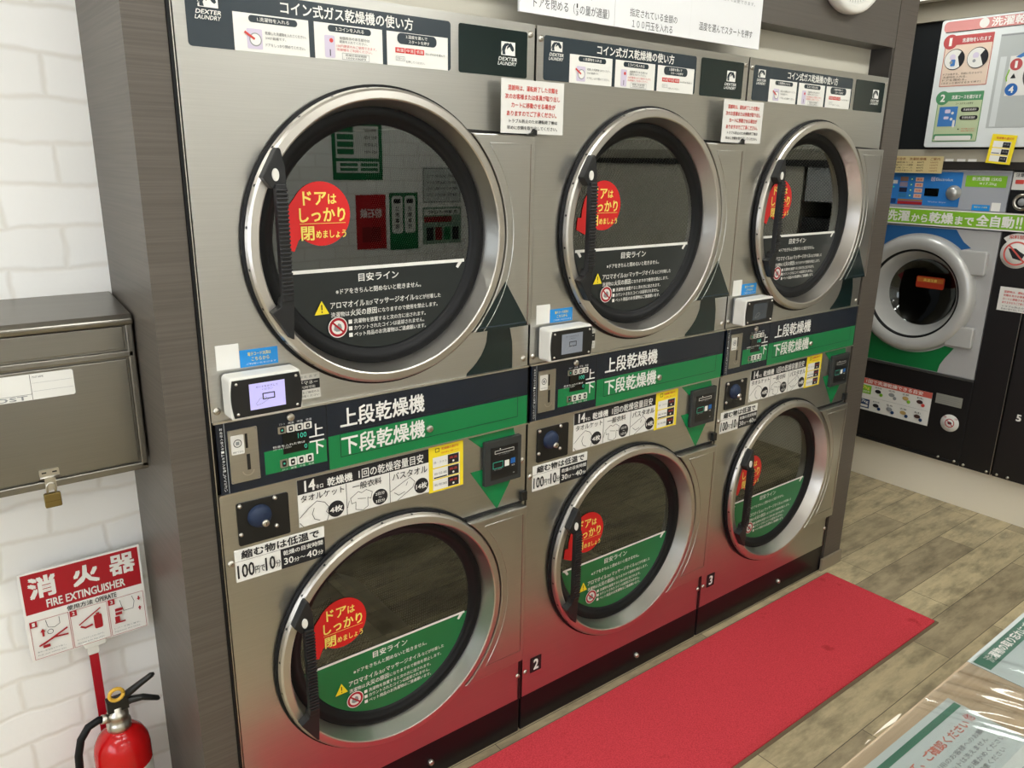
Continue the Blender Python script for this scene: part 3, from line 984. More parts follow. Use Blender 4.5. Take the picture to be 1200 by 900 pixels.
    b.prism(arc(X, cz, 0.3095, at + 2.2, at, 4) + [(xr, zt), (xr, zt + (0.007 if not upper else 0.003))], 0.0003, 0.0022, BLACK)  # shade of the gap above the plate, laid on as a black strip
    b.build('plate_gap_shade', root)
    r2 = 0.329
    a1 = math.degrees(math.asin((zt - 0.020 - cz) / r2)); zb2 = (1.2330 if upper else 0.3000)
    a2 = math.degrees(math.asin((zb2 - cz) / r2))
    path = [(0.9850, zb2), (0.9850, zt - 0.020)] + arc(X, cz, r2, a1, a2, 24)
    if not upper:
        path += [(0.9850, zb2)]
    b = MB()
    b.tube([(x, y, 0.0245) for x, y in path], 0.0013, STEEL, 6)
    b.build('bead', hp)
    if upper:
        b = MB(c=0.0252)
        b.poly([(0.9149, 1.3458), (0.9880, 1.2318), (0.8297, 1.2318)], TEAL).up()
        b.poly([(0.8400, 1.2390), (0.9800, 1.2390), (0.9785, 1.2425), (0.8425, 1.2425)], NAVY2)
        b.build('arrow_decal', hp)
    # drum behind the glass
    drum(root, cz)

def drum(root, cz):
    X = UC
    n, R0, c0, c1 = 72, 0.352, -0.085, -0.72
    V, F, UV = [], [], []
    for i in range(n + 1):
        t = 6.283185307 * i / n
        for c in (c0, c1):
            V.append(tuple(FRONT.p(X + R0 * math.cos(t), cz + R0 * math.sin(t), c))); UV.append((t * R0, c))
    for i in range(n):
        F.append((2 * i, 2 * i + 1, 2 * i + 3, 2 * i + 2))
    k = len(V)
    for i in range(n):
        t = 6.283185307 * i / n
        V.append(tuple(FRONT.p(X + R0 * math.cos(t), cz + R0 * math.sin(t), c1))); UV.append((3 + R0 * math.cos(t), R0 * math.sin(t)))
    F.append(tuple(range(k, k + n)))
    o0 = world_loc(root)
    me = bpy.data.meshes.new('drum')
    me.from_pydata([tuple(Vector(v) - o0) for v in V], [], F)
    lay = me.uv_layers.new(name='UVMap')
    for lp in me.loops:
        lay.data[lp.index].uv = UV[lp.vertex_index]
    me.materials.append(PERF)
    me.materials.append(M('drum back steel', '#242423', 0.45, 0.8))
    for p in me.polygons:
        p.use_smooth = len(p.vertices) == 4
        p.material_index = 0 if len(p.vertices) == 4 else 1
    d = bpy.data.objects.new('drum', me)
    COL.objects.link(d)
    d.parent = root
    b = MB()
    b.lathe([(0.2685, -0.032), (0.285, -0.040), (0.290, -0.086), (0.356, -0.086)], X, cz, BLACK, 72)
    b.build('drum_throat', d)
    for k in range(3):
        t0 = math.radians(62 + 120 * k)
        b = MB()
        def tr(x, y, t0=t0):
            return (X + x * math.cos(t0) - y * math.sin(t0), cz + x * math.sin(t0) + y * math.cos(t0))
        b.T = tr
        b.prism([(0.351, -0.055), (0.275, -0.018), (0.268, 0.0), (0.275, 0.018), (0.351, 0.055)], -0.70, -0.10, M('drum baffle steel', '#5a5954', 0.35, 1.0))
        b.build('baffle', d)

dryer = make_dryer()
dryers = [dryer]
for k in (1, 2):
    c = copy_tree(dryer, None, (lambda o: True) if k == 1 else (lambda o: not o.name.startswith('money_sticker')))
    c.location.x += 0.8 * k
    dryers.append(c)
dryer['label'] = 'leftmost double-stacked stainless coin dryer, with a lit lavender screen, beside the mailbox column'
dryers[1]['label'] = 'middle double-stacked stainless coin dryer, numbered 2 at its lower left corner'
dryers[2]['label'] = 'rightmost double-stacked stainless coin dryer, numbered 3, next to the narrow wood-grain post'
for d, m in ((dryers[1], SCREEN2), (dryers[2], SCREEN3)):
    for ch in kids(d):
        if ch.name.startswith('card_reader'):
            for g in kids(ch):
                if g.name.startswith('screen') and m is not None:
                    g.material_slots[0].link = 'OBJECT'
                    g.material_slots[0].material = m
for k, t in ((1, '2'), (2, '3')):
    b = sheet(0.2440 + 0.8 * k, 0.1850, 0.2850 + 0.8 * k, 0.2340, INK, c=0.0005)
    b.text(t, 0.2555 + 0.8 * k, 0.1920, 0.2745 + 0.8 * k, 0.2270, WHITE, 0.05)
    b.build('number_plate', dryers[k])

# notices bridging two dryers
def notice(x0, label, z0=1.6835, z1=1.7990):
    b = sheet(x0, z0, x0 + 0.184, z1, PAPER, th=0.0015, c=0.0285)
    L = ('混雑時は、運転終了した衣類を', '次のお客様または係員が取り出し', 'カートに移動させる場合が', 'ありますのでご了承ください。')
    W = ((0.018, 0.165), (0.010, 0.172), (0.028, 0.158), (0.015, 0.162))
    for k, t in enumerate(L):
        z = z1 - 0.0245 - k * 0.0180
        b.text(t, x0 + W[k][0], z, x0 + W[k][1], z + 0.0118, REDTXT, 0.02)
    b.text('トラブル防止のため運転終了後は', x0 + 0.022, z0 + 0.0225, x0 + 0.165, z0 + 0.0310, INK, 0.012)
    b.text('早めに衣類を取り出してください。', x0 + 0.016, z0 + 0.0080, x0 + 0.165, z0 + 0.0165, INK, 0.012)
    t = thing('notice', (x0 + 0.09, -0.0285, z0), label, 'notice', 'red text notices on the dryers')
    b.build('card', t)
    b = MB()
    b.prism([(x0 + 0.070, z0 - 0.003), (x0 + 0.100, z0 - 0.003), (x0 + 0.100, z0 + 0.008), (x0 + 0.092, z0 + 0.011), (x0 + 0.086, z0 + 0.003)], 0.0302, 0.037, BLACK)
    b.build('clip', t)
notice(0.892, 'white notice in red Japanese text hung where the leftmost and middle dryers meet')
notice(1.674, 'white notice in red Japanese text hung where the middle and rightmost dryers meet')

# large instruction board hanging from the header
t = thing('instruction_board', (1.39, -0.012, 1.943), 'large white dryer instruction board hung on the dark header above the middle dryer', 'sign')
b = sheet(0.955, 1.943, 1.836, 2.42, M('board white', '#e6e7e8', 0.4), th=0.006, c=0.003)
b.text('ドアを閉める（', 0.995, 1.9560, 1.120, 1.9780, INK); b.text('1', 1.1250, 1.9695, 1.1290, 1.9790, INK); b.rect(1.1215, 1.9662, 1.1325, 1.9668, INK); b.text('3', 1.1235, 1.9535, 1.1305, 1.9632, INK); b.text('の量が適量）', 1.136, 1.9560, 1.232, 1.9780, INK)
b.text('洗濯物を入れて', 1.035, 1.9900, 1.175, 2.0110, INK)
b.text('指定されている金額の', 1.303, 1.9720, 1.478, 1.9910, INK); b.text('１００円玉を入れる', 1.312, 1.9470, 1.462, 1.9660, INK)
b.text('温度を選んでスタートを押す', 1.566, 1.9680, 1.800, 1.9885, INK)
b.text('※温度は途中で変更できます。', 1.60, 2.052, 1.80, 2.062, GREY)
b.rect(1.2500, 1.944, 1.2508, 2.42, GREY); b.rect(1.530, 1.944, 1.5305, 2.42, PAPER)
for k in range(3):
    b.disc(1.09 + k * 0.29, 2.20, 0.09, PAPER, 40)
    b.ring(1.09 + k * 0.29, 2.20, 0.085, 0.09, GREY)
b.build('board', t)

# wall clock
t = thing('wall_clock', (2.25, -0.001, 2.235), 'round white wall clock on the dark header, cut by the top of the photo', 'clock')
cx, cz_, R0 = 2.263, 2.262, 0.178
b = MB()
b.lathe([(0.165, 0.001), (0.175, 0.004), (R0, 0.020), (R0, 0.034), (0.172, 0.042), (0.160, 0.044), (0.155, 0.040), (0.150, 0.030)], cx, cz_, WHITEP, 64)
b.build('case', t)
b = MB(c=0.028)
b.disc(cx, cz_, 0.152, WHITE, 48).up()
for k in range(12):
    a = math.radians(90 - 30 * (k + 1))
    x, y = cx + 0.115 * math.cos(a), cz_ + 0.115 * math.sin(a)
    b.text(str(k + 1), x - 0.012, y - 0.014, x + 0.012, y + 0.014, INK, 0.01, keep='c')
for k in range(60):
    a = math.radians(6 * k)
    b.stroke([(cx + 0.138 * math.cos(a), cz_ + 0.138 * math.sin(a)), (cx + 0.145 * math.cos(a), cz_ + 0.145 * math.sin(a))], 0.0015, INK)
b.build('dial', t)
for a, l, w in ((140, 0.07, 0.006), (40, 0.105, 0.004)):
    b = MB(c=0.033)
    a = math.radians(a)
    b.stroke([(cx, cz_), (cx + l * math.cos(a), cz_ + l * math.sin(a))], w, INK)
    b.build('hand', t)

# ---------------------------------------------------------------- red mat
b = MB(WORLD)
b.prism(rr(0.30, -0.482, 2.614, -0.028, 0.006), 0.0, 0.002, M('mat rubber edge', '#6e6048', 0.7))
b.prism(rr(0.305, -0.471, 2.604, -0.036, 0.006), 0.002, 0.007, CARPET)
tag(b.build('floor_mat', origin=(1.45, -0.25, 0.0)), 'long red pile mat on the wood-look floor in front of the dryers', 'mat')

# ---------------------------------------------------------------- mailbox on the white brick wall
t = thing('mailbox', (-0.08, 0.349, 0.96), 'stainless steel mailbox with a brass padlock on the white brick wall', 'mailbox')
X0, X1, ZB, ZT, C0, C1 = -0.300, 0.127, 0.996, 1.330, -0.349, -0.172
b = MB()
b.box(X0, ZB + 0.006, C0, X1, ZT - 0.022, C1 + 0.0, BOXSTEEL)
pf = [(C0, ZT + 0.010), (C1 + 0.004, ZT - 0.010), (C1 + 0.014, ZT - 0.020), (C1 + 0.012, ZT - 0.030), (C1, ZT - 0.034), (C0, ZT - 0.034)]
P = [(X0 - 0.004, z, c) for c, z in pf] + [(X1 + 0.001, z, c) for c, z in pf]
n = len(pf)
b.add(P, [tuple(range(n)), tuple(range(n, 2 * n))[::-1]] + [(i, n + i, n + (i + 1) % n, (i + 1) % n) for i in range(n)], BOXSTEEL)
b.box(X0, 1.2330, C1, X1 - 0.002, 1.2470, C1 + 0.007, BOXSTEEL)
b.box(X1 - 0.014, ZB, C1, X1, ZT - 0.030, C1 + 0.007, BOXSTEEL)
b.box(X0, ZB, C1, X0 + 0.012, ZT - 0.030, C1 + 0.007, BOXSTEEL)
b.box(X0, ZB - 0.004, C1, X1, ZB + 0.012, C1 + 0.007, BOXSTEEL)
b.build('body', t, bevel=0.003)
b = MB()
b.slab(X0 + 0.014, 1.2505, X1 - 0.017, 1.2960, C1 + 0.0005, C1 + 0.004, BOXSTEEL)
b.build('flap', t, bevel=0.002)
b = MB()
b.slab(X0 + 0.014, ZB + 0.015, X1 - 0.017, 1.2300, C1 + 0.0005, C1 + 0.005, BOXSTEEL)
dr = b.build('door', t, bevel=0.002)
b = sheet(-0.150, 1.1740, 0.012, 1.2240, WHITE, c=C1 + 0.005, r=0.004)
b.rect(-0.0605, 1.1745, -0.0597, 1.2235, INK); b.rect(-0.148, 1.1850, -0.0605, 1.1856, INK)
b.text('POST', -0.136, 1.1755, -0.068, 1.1838, GREY, 0.03)
b.rect(-0.058, 1.2060, 0.010, 1.2064, GREY); b.rect(-0.058, 1.1900, 0.010, 1.1904, GREY)
b.text('POST NAME', -0.056, 1.2160, -0.038, 1.2195, INK)
b.build('name_label', dr)
b = MB()
b.slab(-0.070, 1.0150, -0.036, 1.0320, C1 + 0.0052, C1 + 0.009, SCREWM, 0.002)
b.slab(-0.0635, 0.9900, -0.0440, 1.0150, C1 + 0.0095, C1 + 0.013, SCREWM, 0.002)
b.tube([(-0.070, 1.0165, C1 + 0.0100), (-0.036, 1.0165, C1 + 0.0100)], 0.0022, SCREWM, 8)
b.c = C1 + 0.0093
b.rect(-0.066, 1.0245, -0.058, 1.0275, BLACK); b.rect(-0.048, 1.0245, -0.040, 1.0275, BLACK)
b.build('hasp', t)
t2 = thing('padlock', (-0.0545, 0.155, 0.958), 'small brass padlock hanging from the hasp of the stainless mailbox', 'padlock')
b = MB()
b.prism(rr(-0.0690, 0.9560, -0.0400, 0.9850, 0.003), C1 + 0.009, C1 + 0.019, BRASS)
b.c = C1 + 0.0193
b.rect(-0.067, 0.9690, -0.042, 0.9697, M('engraving', '#6f5a2c', 0.5, 1.0))
b.build('body', t2, bevel=0.0015)
b = MB()
b.tube([(-0.0615, 0.983, C1 + 0.0145), (-0.0615, 0.996, C1 + 0.0145)] + [(x, z, C1 + 0.0145) for x, z in arc(-0.0545, 0.998, 0.007, 180, 0, 10)] + [(-0.0475, 0.996, C1 + 0.0145), (-0.0475, 0.983, C1 + 0.0145)], 0.002, SCREWM, 8)
b.build('shackle', t2)

# ---------------------------------------------------------------- fire extinguisher sign on its stand
t = thing('extinguisher_sign', (-0.005, 0.32, 0.0), 'red and white fire extinguisher sign on a red post against white brick', 'sign')
b = MB()
b.slab(-0.128, 0.5420, 0.1140, 0.7560, -0.314, -0.311, M('sign board white', '#ebe9e4', 0.4), 0.002)
b.c = -0.3107
b.rect(-0.1235, 0.6570, 0.1095, 0.7520, SIGNRED); b.up()
b.text('消', -0.1130, 0.6905, -0.0590, 0.7425, WHITE, 0.05); b.text('火', -0.0275, 0.6935, 0.0260, 0.7410, WHITE, 0.05); b.text('器', 0.0470, 0.6950, 0.1010, 0.7450, WHITE, 0.04)
b.text('FIRE EXTINGUISHER', -0.0830, 0.6640, 0.0750, 0.6840, WHITE, 0.03)
b.text('使用方法', -0.0470, 0.6420, 0.0050, 0.6540, INK, 0.02); b.text('OPERATE', 0.0100, 0.6420, 0.0540, 0.6540, INK, 0.02)
for k in range(3):
    x0 = -0.1205 + k * 0.0775
    b.frame(x0, 0.5465, x0 + 0.0745, 0.6390, 0.0009, SIGNRED)
    b.rect(x0, 0.6250, x0 + 0.0135, 0.6395, SIGNRED); b.up()
    b.text(str(k + 1), x0 + 0.004, 0.6280, x0 + 0.0095, 0.6370, WHITE, 0.03)
    b.text(('黄色い安全栓を引き抜く。', 'ホースをはずし火元に向ける。', 'レバーを強く握る。')[k], x0 + 0.006, 0.5610, x0 + 0.062, 0.5650, GREY)
    b.text(('Pull out safety pin.', 'Aim hose at the base of fire.', 'Squeeze the lever.')[k], x0 + 0.006, 0.5525, x0 + 0.062, 0.5565, GREY)
x0 = -0.1205
b.stroke([(x0 + 0.02, 0.580), (x0 + 0.068, 0.604)], 0.004, SIGNRED); b.stroke([(x0 + 0.012, 0.578), (x0 + 0.042, 0.590), (x0 + 0.068, 0.588)], 0.004, SIGNRED); b.rect(x0 + 0.018, 0.570, x0 + 0.032, 0.577, SIGNRED)
b.stroke([(x0 + 0.022, 0.600), (x0 + 0.022, 0.612)], 0.004, SIGNRED); b.poly([(x0 + 0.017, 0.610), (x0 + 0.027, 0.610), (x0 + 0.022, 0.618)], SIGNRED)
b.ring(x0 + 0.036, 0.606, 0.005, 0.0062, INK, 16); b.stroke([(x0 + 0.030, 0.636), (x0 + 0.033, 0.618), (x0 + 0.045, 0.614), (x0 + 0.056, 0.620), (x0 + 0.056, 0.636)], 0.001, INK)
x0 = -0.0430
b.prism(rr(x0 + 0.045, 0.577, x0 + 0.062, 0.612, 0.004), -0.3107, -0.3100, SIGNRED); b.rect(x0 + 0.050, 0.612, x0 + 0.057, 0.618, SIGNRED)
b.stroke([(x0 + 0.015, 0.600), (x0 + 0.060, 0.628)], 0.003, SIGNRED); b.stroke([(x0 + 0.018, 0.594), (x0 + 0.026, 0.589), (x0 + 0.040, 0.592)], 0.0045, SIGNRED)
x0 = 0.0345
b.rect(x0 + 0.012, 0.606, x0 + 0.028, 0.613, SIGNRED); b.rect(x0 + 0.012, 0.596, x0 + 0.026, 0.603, SIGNRED); b.rect(x0 + 0.010, 0.579, x0 + 0.020, 0.593, SIGNRED); b.stroke([(x0 + 0.010, 0.577), (x0 + 0.030, 0.577)], 0.004, SIGNRED)
b.stroke([(x0 + 0.024, 0.632), (x0 + 0.026, 0.620), (x0 + 0.030, 0.603), (x0 + 0.050, 0.603), (x0 + 0.054, 0.620), (x0 + 0.050, 0.634)], 0.001, INK)
for z, s in ((0.624, 1), (0.598, -1)):
    b.poly([(x0 + 0.060, z), (x0 + 0.068, z), (x0 + 0.064, z - 0.006 * s)], SIGNRED); b.rect(x0 + 0.0625, min(z, z + 0.005 * s), x0 + 0.0655, max(z, z + 0.005 * s), SIGNRED)
b.build('board', t)
b = MB()
b.box(-0.0200, 0.5150, -0.318, 0.0040, 0.5420, -0.309, WHITEP); b.box(-0.0255, 0.5340, -0.317, 0.0200, 0.5490, -0.3085, WHITEP)
b.build('clamp', t, bevel=0.001)
b = MB()
b.box(-0.0175, 0.0, -0.317, 0.0015, 0.5160, -0.311, SIGNRED)
b.box(-0.085, 0.0, -0.335, 0.075, 0.004, -0.165, SIGNRED)
b.build('post', t)

# ---------------------------------------------------------------- fire extinguisher
ex, ey = 0.012, 0.235
t = thing('fire_extinguisher', (ex, ey, 0.004), 'red fire extinguisher with black levers and hose below the red and white sign', 'fire extinguisher')
CF = Frame((ex, ey, 0.0), (1, 0, 0), (0, -1, 0), (0, 0, 1))     # a = X, b = towards the room, c = up
b = MB(CF)
b.lathe([(0.0, 0.006), (0.052, 0.006), (0.059, 0.012), (0.060, 0.030), (0.060, 0.296), (0.057, 0.318), (0.048, 0.337), (0.034, 0.350), (0.024, 0.355), (0.023, 0.362)], 0, 0, WRED, 48)
b.build('cylinder', t)
b = MB(CF)
b.lathe([(0.0245, 0.354), (0.026, 0.356), (0.026, 0.372), (0.0235, 0.374), (0.022, 0.386), (0.0235, 0.388), (0.022, 0.398), (0.014, 0.402), (0.014, 0.412), (0.0, 0.412)], 0, 0, SCREWM, 24)
b.build('valve', t)
b = MB(CF)
b.prism([(-0.020, -0.012), (0.020, -0.012), (0.024, 0.012), (-0.020, 0.012)], 0.404, 0.432, BLACK)
b.tube([(-0.005, 0, 0.428), (0.02, 0.004, 0.434), (0.05, 0.008, 0.452), (0.078, 0.012, 0.468), (0.084, 0.0125, 0.470)], [0.009, 0.009, 0.0075, 0.0065, 0.003], BLACK, 10)
b.build('lever', t)
b = MB(CF)
b.tube([(0.01, 0, 0.410), (0.03, 0.004, 0.418), (0.055, 0.008, 0.416), (0.085, 0.012, 0.402), (0.088, 0.0125, 0.398)], [0.008, 0.009, 0.0075, 0.006, 0.003], BLACK, 10)
b.build('lever', t)
b = MB(CF)
c0 = Vector((0.0, 0.017, 0.455))
b.tube([tuple(c0 + Vector((0.0145 * math.cos(q * 0.4488), 0.004, 0.0145 * math.sin(q * 0.4488)))) for q in range(15)], 0.0042, M('safety pin yellow', '#dcae3c', 0.4), 8)
b.build('safety_pin', t)
b = MB(CF)
hp = [(-0.020, 0.004, 0.390), (-0.040, 0.006, 0.396), (-0.062, 0.008, 0.390), (-0.080, 0.010, 0.366), (-0.089, 0.011, 0.330), (-0.092, 0.011, 0.28), (-0.090, 0.010, 0.20), (-0.084, 0.008, 0.13)]
b.tube(hp, 0.0085, RUBBER, 12)
b.tube([(-0.018, 0.004, 0.389), (-0.034, 0.0055, 0.3945)], 0.0105, SCREWM, 12)
b.tube([(-0.084, 0.008, 0.135), (-0.080, 0.008, 0.07)], [0.010, 0.014], BLACK, 12)
b.build('hose', t)
b = MB(CF)
P, Fc = [], []
for i in range(13):
    a = math.radians(20 + 130 * i / 12)
    for c in (0.08, 0.262):
        P.append((0.0606 * math.cos(a), 0.0606 * math.sin(a), c))
for i in range(12):
    Fc.append((2 * i, 2 * i + 1, 2 * i + 3, 2 * i + 2))
b.add(P, Fc, PAPER, True)
b.build('paper_label', t)
LF = Frame((ex, ey - 0.0612, 0), (1, 0, 0), (0, 0, 1), (0, -1, 0))
b = MB(LF, 0.0004)
b.text('消火器', -0.018, 0.238, 0.018, 0.254, INK, 0.02)
b.build('label_text', t)

# ---------------------------------------------------------------- washers along the right wall
SILVER = M('silver washer paint', '#b4b4b3', 0.38, 0.2)
SILVER2 = M('silver door plastic', '#b9b9b6', 0.28, 0.2)
WBLACK = M('black washer stand', '#141213', 0.4)
WBLUE = M('washer panel blue', '#2f78c2', 0.35)
WBLUE2 = M('washer arc blue', '#24588c', 0.35)
LIME = M('lime label', '#7fb82b', 0.45)
WGREEN = M('washer arc green', '#13703a', 0.35)

def make_washer():
    y0, y1 = -0.665, 0.043                                        # a range
    ca, cz = -0.294, 1.026
    root = thing('washer', (4.0, 0.311, 0.225), '', 'washer')
    b = MB(RIGHTW)
    for q in ((y0, 0.658, -0.60, y0 + 0.01, 1.615, -0.012), (y1 - 0.01, 0.658, -0.60, y1, 1.615, -0.012), (y0, 0.658, -0.60, y1, 0.668, -0.012), (y0, 1.35, -0.60, y1, 1.615, -0.012), (y0, 0.658, -0.61, y1, 1.615, -0.60)):
        b.box(*q, SILVER)
    b.holed(y0, 0.658, y1, 1.352, ca, cz, 0.235, 0.0, SILVER)
    for q in ((y0, 0.658, y0 + 0.002, 1.352), (y1 - 0.002, 0.658, y1, 1.352), (y0, 0.658, y1, 0.660), (y0, 1.350, y1, 1.352)):
        b.box(q[0], q[1], -0.012, q[2], q[3], 0.0, SILVER)
    body = b.build('body', root)
    b = MB(RIGHTW)
    b.box(y0, 0.24, -0.55, y1, 0.648, -0.002, WBLACK)
    b.box(y0, 0.6475, -0.55, y1, 0.658, 0.006, M('stand lip', '#5b5c5b', 0.35, 0.6))
    b.box(y0, 0.225, -0.5, y1, 0.2405, 0.004, WBLACK)
    st = b.build('stand', root, bevel=0.003)
    for a in (-0.055, 0.022):
        b = MB(RIGHTW)
        b.lathe([(0.006, 0.0), (0.006, 0.006), (0.0, 0.007)], a, 0.243, SCREWM, 12)
        b.build('bolt', st)
    # printed arcs around the door
    b = MB(RIGHTW, 0.0006)
    b.poly(arc(ca, cz, 0.292, 52, 165, 30) + [(y0, 1.12), (y0, 1.346), (-0.150, 1.346), (-0.135, 1.325), (-0.110, 1.293), (-0.073, 1.267)], WBLUE2)
    b.build('arc_decal', root)
    b = MB(RIGHTW, 0.0006)
    b.poly(arc(ca, cz, 0.292, -52, -150, 30) + [(y0, 0.84), (y0, 0.662), (-0.128, 0.662), (-0.122, 0.70), (-0.105, 0.735), (-0.071, 0.791)], WGREEN)
    b.build('arc_decal', root)
    # door
    b = MB(RIGHTW)
    b.lathe([(0.283, 0.001), (0.282, 0.020), (0.276, 0.034), (0.264, 0.043), (0.246, 0.044), (0.228, 0.037), (0.217, 0.030)], ca, cz, SILVER2, 96)
    b.lathe([(0.206, 0.020), (0.196, 0.006), (0.178, -0.040), (0.164, -0.075)], ca, cz, SILVER2, 96)
    d = b.build('door', root)
    b = MB(RIGHTW)
    b.lathe([(0.219, 0.029), (0.214, 0.031), (0.209, 0.027), (0.205, 0.016)], ca, cz, RUBBER, 72)
    b.build('door_seal', d)
    b = MB(RIGHTW)
    b.lathe([(0.165, -0.072), (0.150, -0.085), (0.10, -0.105), (0.05, -0.113), (0.0, -0.115)], ca - 0.0, cz, mat_pane('washer bowl glass', (0.35, 0.36, 0.36), 1.6, 0.03), 64)
    b.build('glass', d)
    b = MB(RIGHTW)
    b.lathe([(0.24, -0.012), (0.25, -0.13), (0.25, -0.45), (0.0, -0.45)], ca, cz, M('washer drum dark', '#1c1d1e', 0.3, 0.8), 48)
    b.build('drum', root)
    b = MB(RIGHTW, -0.016)
    b.slab(ca - 0.040, cz + 0.022, ca + 0.095, cz + 0.078, -0.084, -0.080, M('door label red', '#b5391e', 0.4), 0.008)
    b.c = -0.0797
    b.rect(ca - 0.035, cz + 0.050, ca + 0.090, cz + 0.072, M('door label orange', '#c2702c', 0.4)); b.up()
    b.text('高温注意', ca - 0.005, cz + 0.054, ca + 0.060, cz + 0.068, YTXT, 0.02)
    b.build('door_label', d)
    for z0, z1 in ((1.148, 1.258), (0.806, 0.905)):
        b = MB(RIGHTW)
        b.slab(-0.110, z0, 0.012, z1, 0.001, 0.028, SILVER2, 0.012)
        b.build('hinge', d, bevel=0.006)
    # control head
    b = MB(RIGHTW)
    b.box(y0 + 0.1, 1.436, -0.012, y1, 1.614, 0.004, M('control head grey', '#9fa3a9', 0.4))
    b.box(y0 + 0.1, 1.609, -0.02, y1, 1.616, 0.008, M('head edge', '#c0c2c4', 0.4))
    h = b.build('control_head', root, bevel=0.002)
    b = sheet(-0.508, 1.448, -0.160, 1.604, WBLUE, c=0.004, th=0.002, r=0.004, fr=RIGHTW)
    for k in range(4):
        z = 1.558 - k * 0.0255
        b.c = 0.0065
        b.rect(-0.446, z, -0.408, z + 0.021, (M('swatch brown', '#8a6a58', 0.5), M('swatch mauve', '#8b7f8f', 0.5), M('swatch ink', '#1c2340', 0.5), M('swatch teal', '#2f74a8', 0.5))[k])
        b.disc(-0.390, z + 0.010, 0.007, M('swatch lamp', '#2c8c86', 0.5), 14); b.disc(-0.390, z + 0.010, 0.003, WHITE, 10)
        b.rect(-0.372, z, -0.335, z + 0.019, M('peach tile', '#d9b49c', 0.5)); b.up()
        b.text(('高温', '標準', '低温', '洗濯')[k], -0.366, z + 0.005, -0.341, z + 0.014, REDTXT, 0.01)
    b.c = 0.0065
    b.rect(-0.446, 1.450, -0.326, 1.464, M('panel red', '#a12027', 0.5)); b.rect(-0.446, 1.466, -0.326, 1.474, M('panel amber', '#9a6a34', 0.5))
    b.rrect(-0.490, 1.545, -0.458, 1.562, 0.002, PAPER); b.disc(-0.475, 1.530, 0.004, LCDG, 10)
    b.rrect(-0.300, 1.562, -0.282, 1.580, 0.002, LILAC); b.up(); b.ring(-0.291, 1.571, 0.004, 0.0065, WBLUE)
    b.text('Electrolux', -0.277, 1.564, -0.200, 1.577, WHITE, 0.0); b.text('Washer Dryer', -0.300, 1.462, -0.215, 1.470, LILAC)
    b.rrect(-0.500, 1.452, -0.455, 1.475, 0.002, M('panel navy', '#123f78', 0.5))
    b.build('control_panel', h)
    b = MB(RIGHTW)
    b.slab(-0.322, 1.493, -0.257, 1.529, 0.006, 0.008, DISP, 0.002)
    b.build('display', h)
    b = MB(RIGHTW)
    b.lathe([(0.034, 0.006), (0.034, 0.010), (0.026, 0.012), (0.024, 0.026), (0.021, 0.030), (0.0, 0.031)], -0.189, 1.512, M('knob silver', '#b9bab8', 0.3, 0.7), 32)
    b.build('knob', h)
    b = sheet(-0.145, 1.542, 0.027, 1.592, LIME, c=0.004, fr=RIGHTW)
    b.text('新洗濯機 15KG', -0.118, 1.569, 0.004, 1.586, WHITE, 0.02); b.text('※17.2kg', -0.085, 1.549, -0.012, 1.563, WHITE, 0.01)
    b.build('capacity_label', h)
    b = sheet(-0.100, 1.438, -0.024, 1.464, BLUE, c=0.004, fr=RIGHTW)
    b.text('電子コード決済', -0.09, 1.450, -0.034, 1.457, YTXT, 0.01)
    b.build('payment_label', h)
    b = sheet(-0.018, 1.439, 0.019, 1.476, WHITE, c=0.004, fr=RIGHTW)
    b.build('blank_label', h)
    # stand stickers
    b = sheet(-0.510, 0.381, -0.131, 0.553, PAPER, fr=RIGHTW)
    b.rect(-0.510, 0.523, -0.131, 0.553, M('salmon strip', '#c05a4e', 0.5)); b.up()
    b.text('1回で洗濯乾燥できる目安', -0.470, 0.529, -0.175, 0.549, WHITE, 0.02)
    b.rect(-0.500, 0.470, -0.437, 0.516, LIME); b.rect(-0.500, 0.392, -0.437, 0.440, M('label navy', '#143560', 0.5)); b.up()
    b.text('17kg', -0.492, 0.490, -0.447, 0.510, YTXT, 0.02); b.text('洗濯乾燥', -0.494, 0.476, -0.444, 0.486, WHITE)
    b.text('27kg', -0.494, 0.416, -0.444, 0.436, WHITE, 0.02); b.rect(-0.493, 0.398, -0.444, 0.410, PAPER)
    b.rect(-0.430, 0.4555, -0.140, 0.4565, GREY)
    for r_, z in ((0, 0.488), (1, 0.412)):
        for k in range(4):
            a = -0.400 + k * 0.072
            b.disc(a, z + 0.006, 0.016, (INK, GREY, M('tan blob', '#b79a5e', 0.5), M('dark brown blob', '#3a2220', 0.5))[k], 18, 0.010); b.up()
            b.disc(a + 0.018, z - 0.008, 0.009, (LIME, GREY, LIME, REDTXT)[k] if r_ == 0 else M('label navy'), 16); b.up()
            b.text(('掛布団', '毛布', '衣類', '枕')[k], a - 0.018, z + 0.021, a + 0.016, z + 0.030, INK)
    b.build('load_sticker', st)
    b = sheet(-0.113, 0.510, 0.010, 0.560, M('silver data plate', '#a7a79d', 0.4, 0.5), fr=RIGHTW)
    for k in range(4):
        b.rect(-0.105, 0.519 + k * 0.009, 0.003 - 0.01 * (k % 2), 0.521 + k * 0.009, GREY)
    b.build('data_plate', st)
    b = MB(RIGHTW)
    b.lathe([(0.043, 0.0), (0.043, 0.001), (0.0, 0.0011)], -0.030, 0.425, PAPER, 32)
    b.c = 0.0015
    b.ring(-0.030, 0.425, 0.018, 0.022, SIGNRED); b.disc(-0.030, 0.425, 0.010, INK, 14, 0.007); b.up(); b.stroke([(-0.045, 0.438), (-0.015, 0.412)], 0.004, SIGNRED)
    b.text('危険', -0.062, 0.447, -0.048, 0.456, SIGNRED); b.text('注意', -0.012, 0.447, 0.002, 0.456, SIGNRED)
    b.build('round_label', st)
    return root
w1 = make_washer()
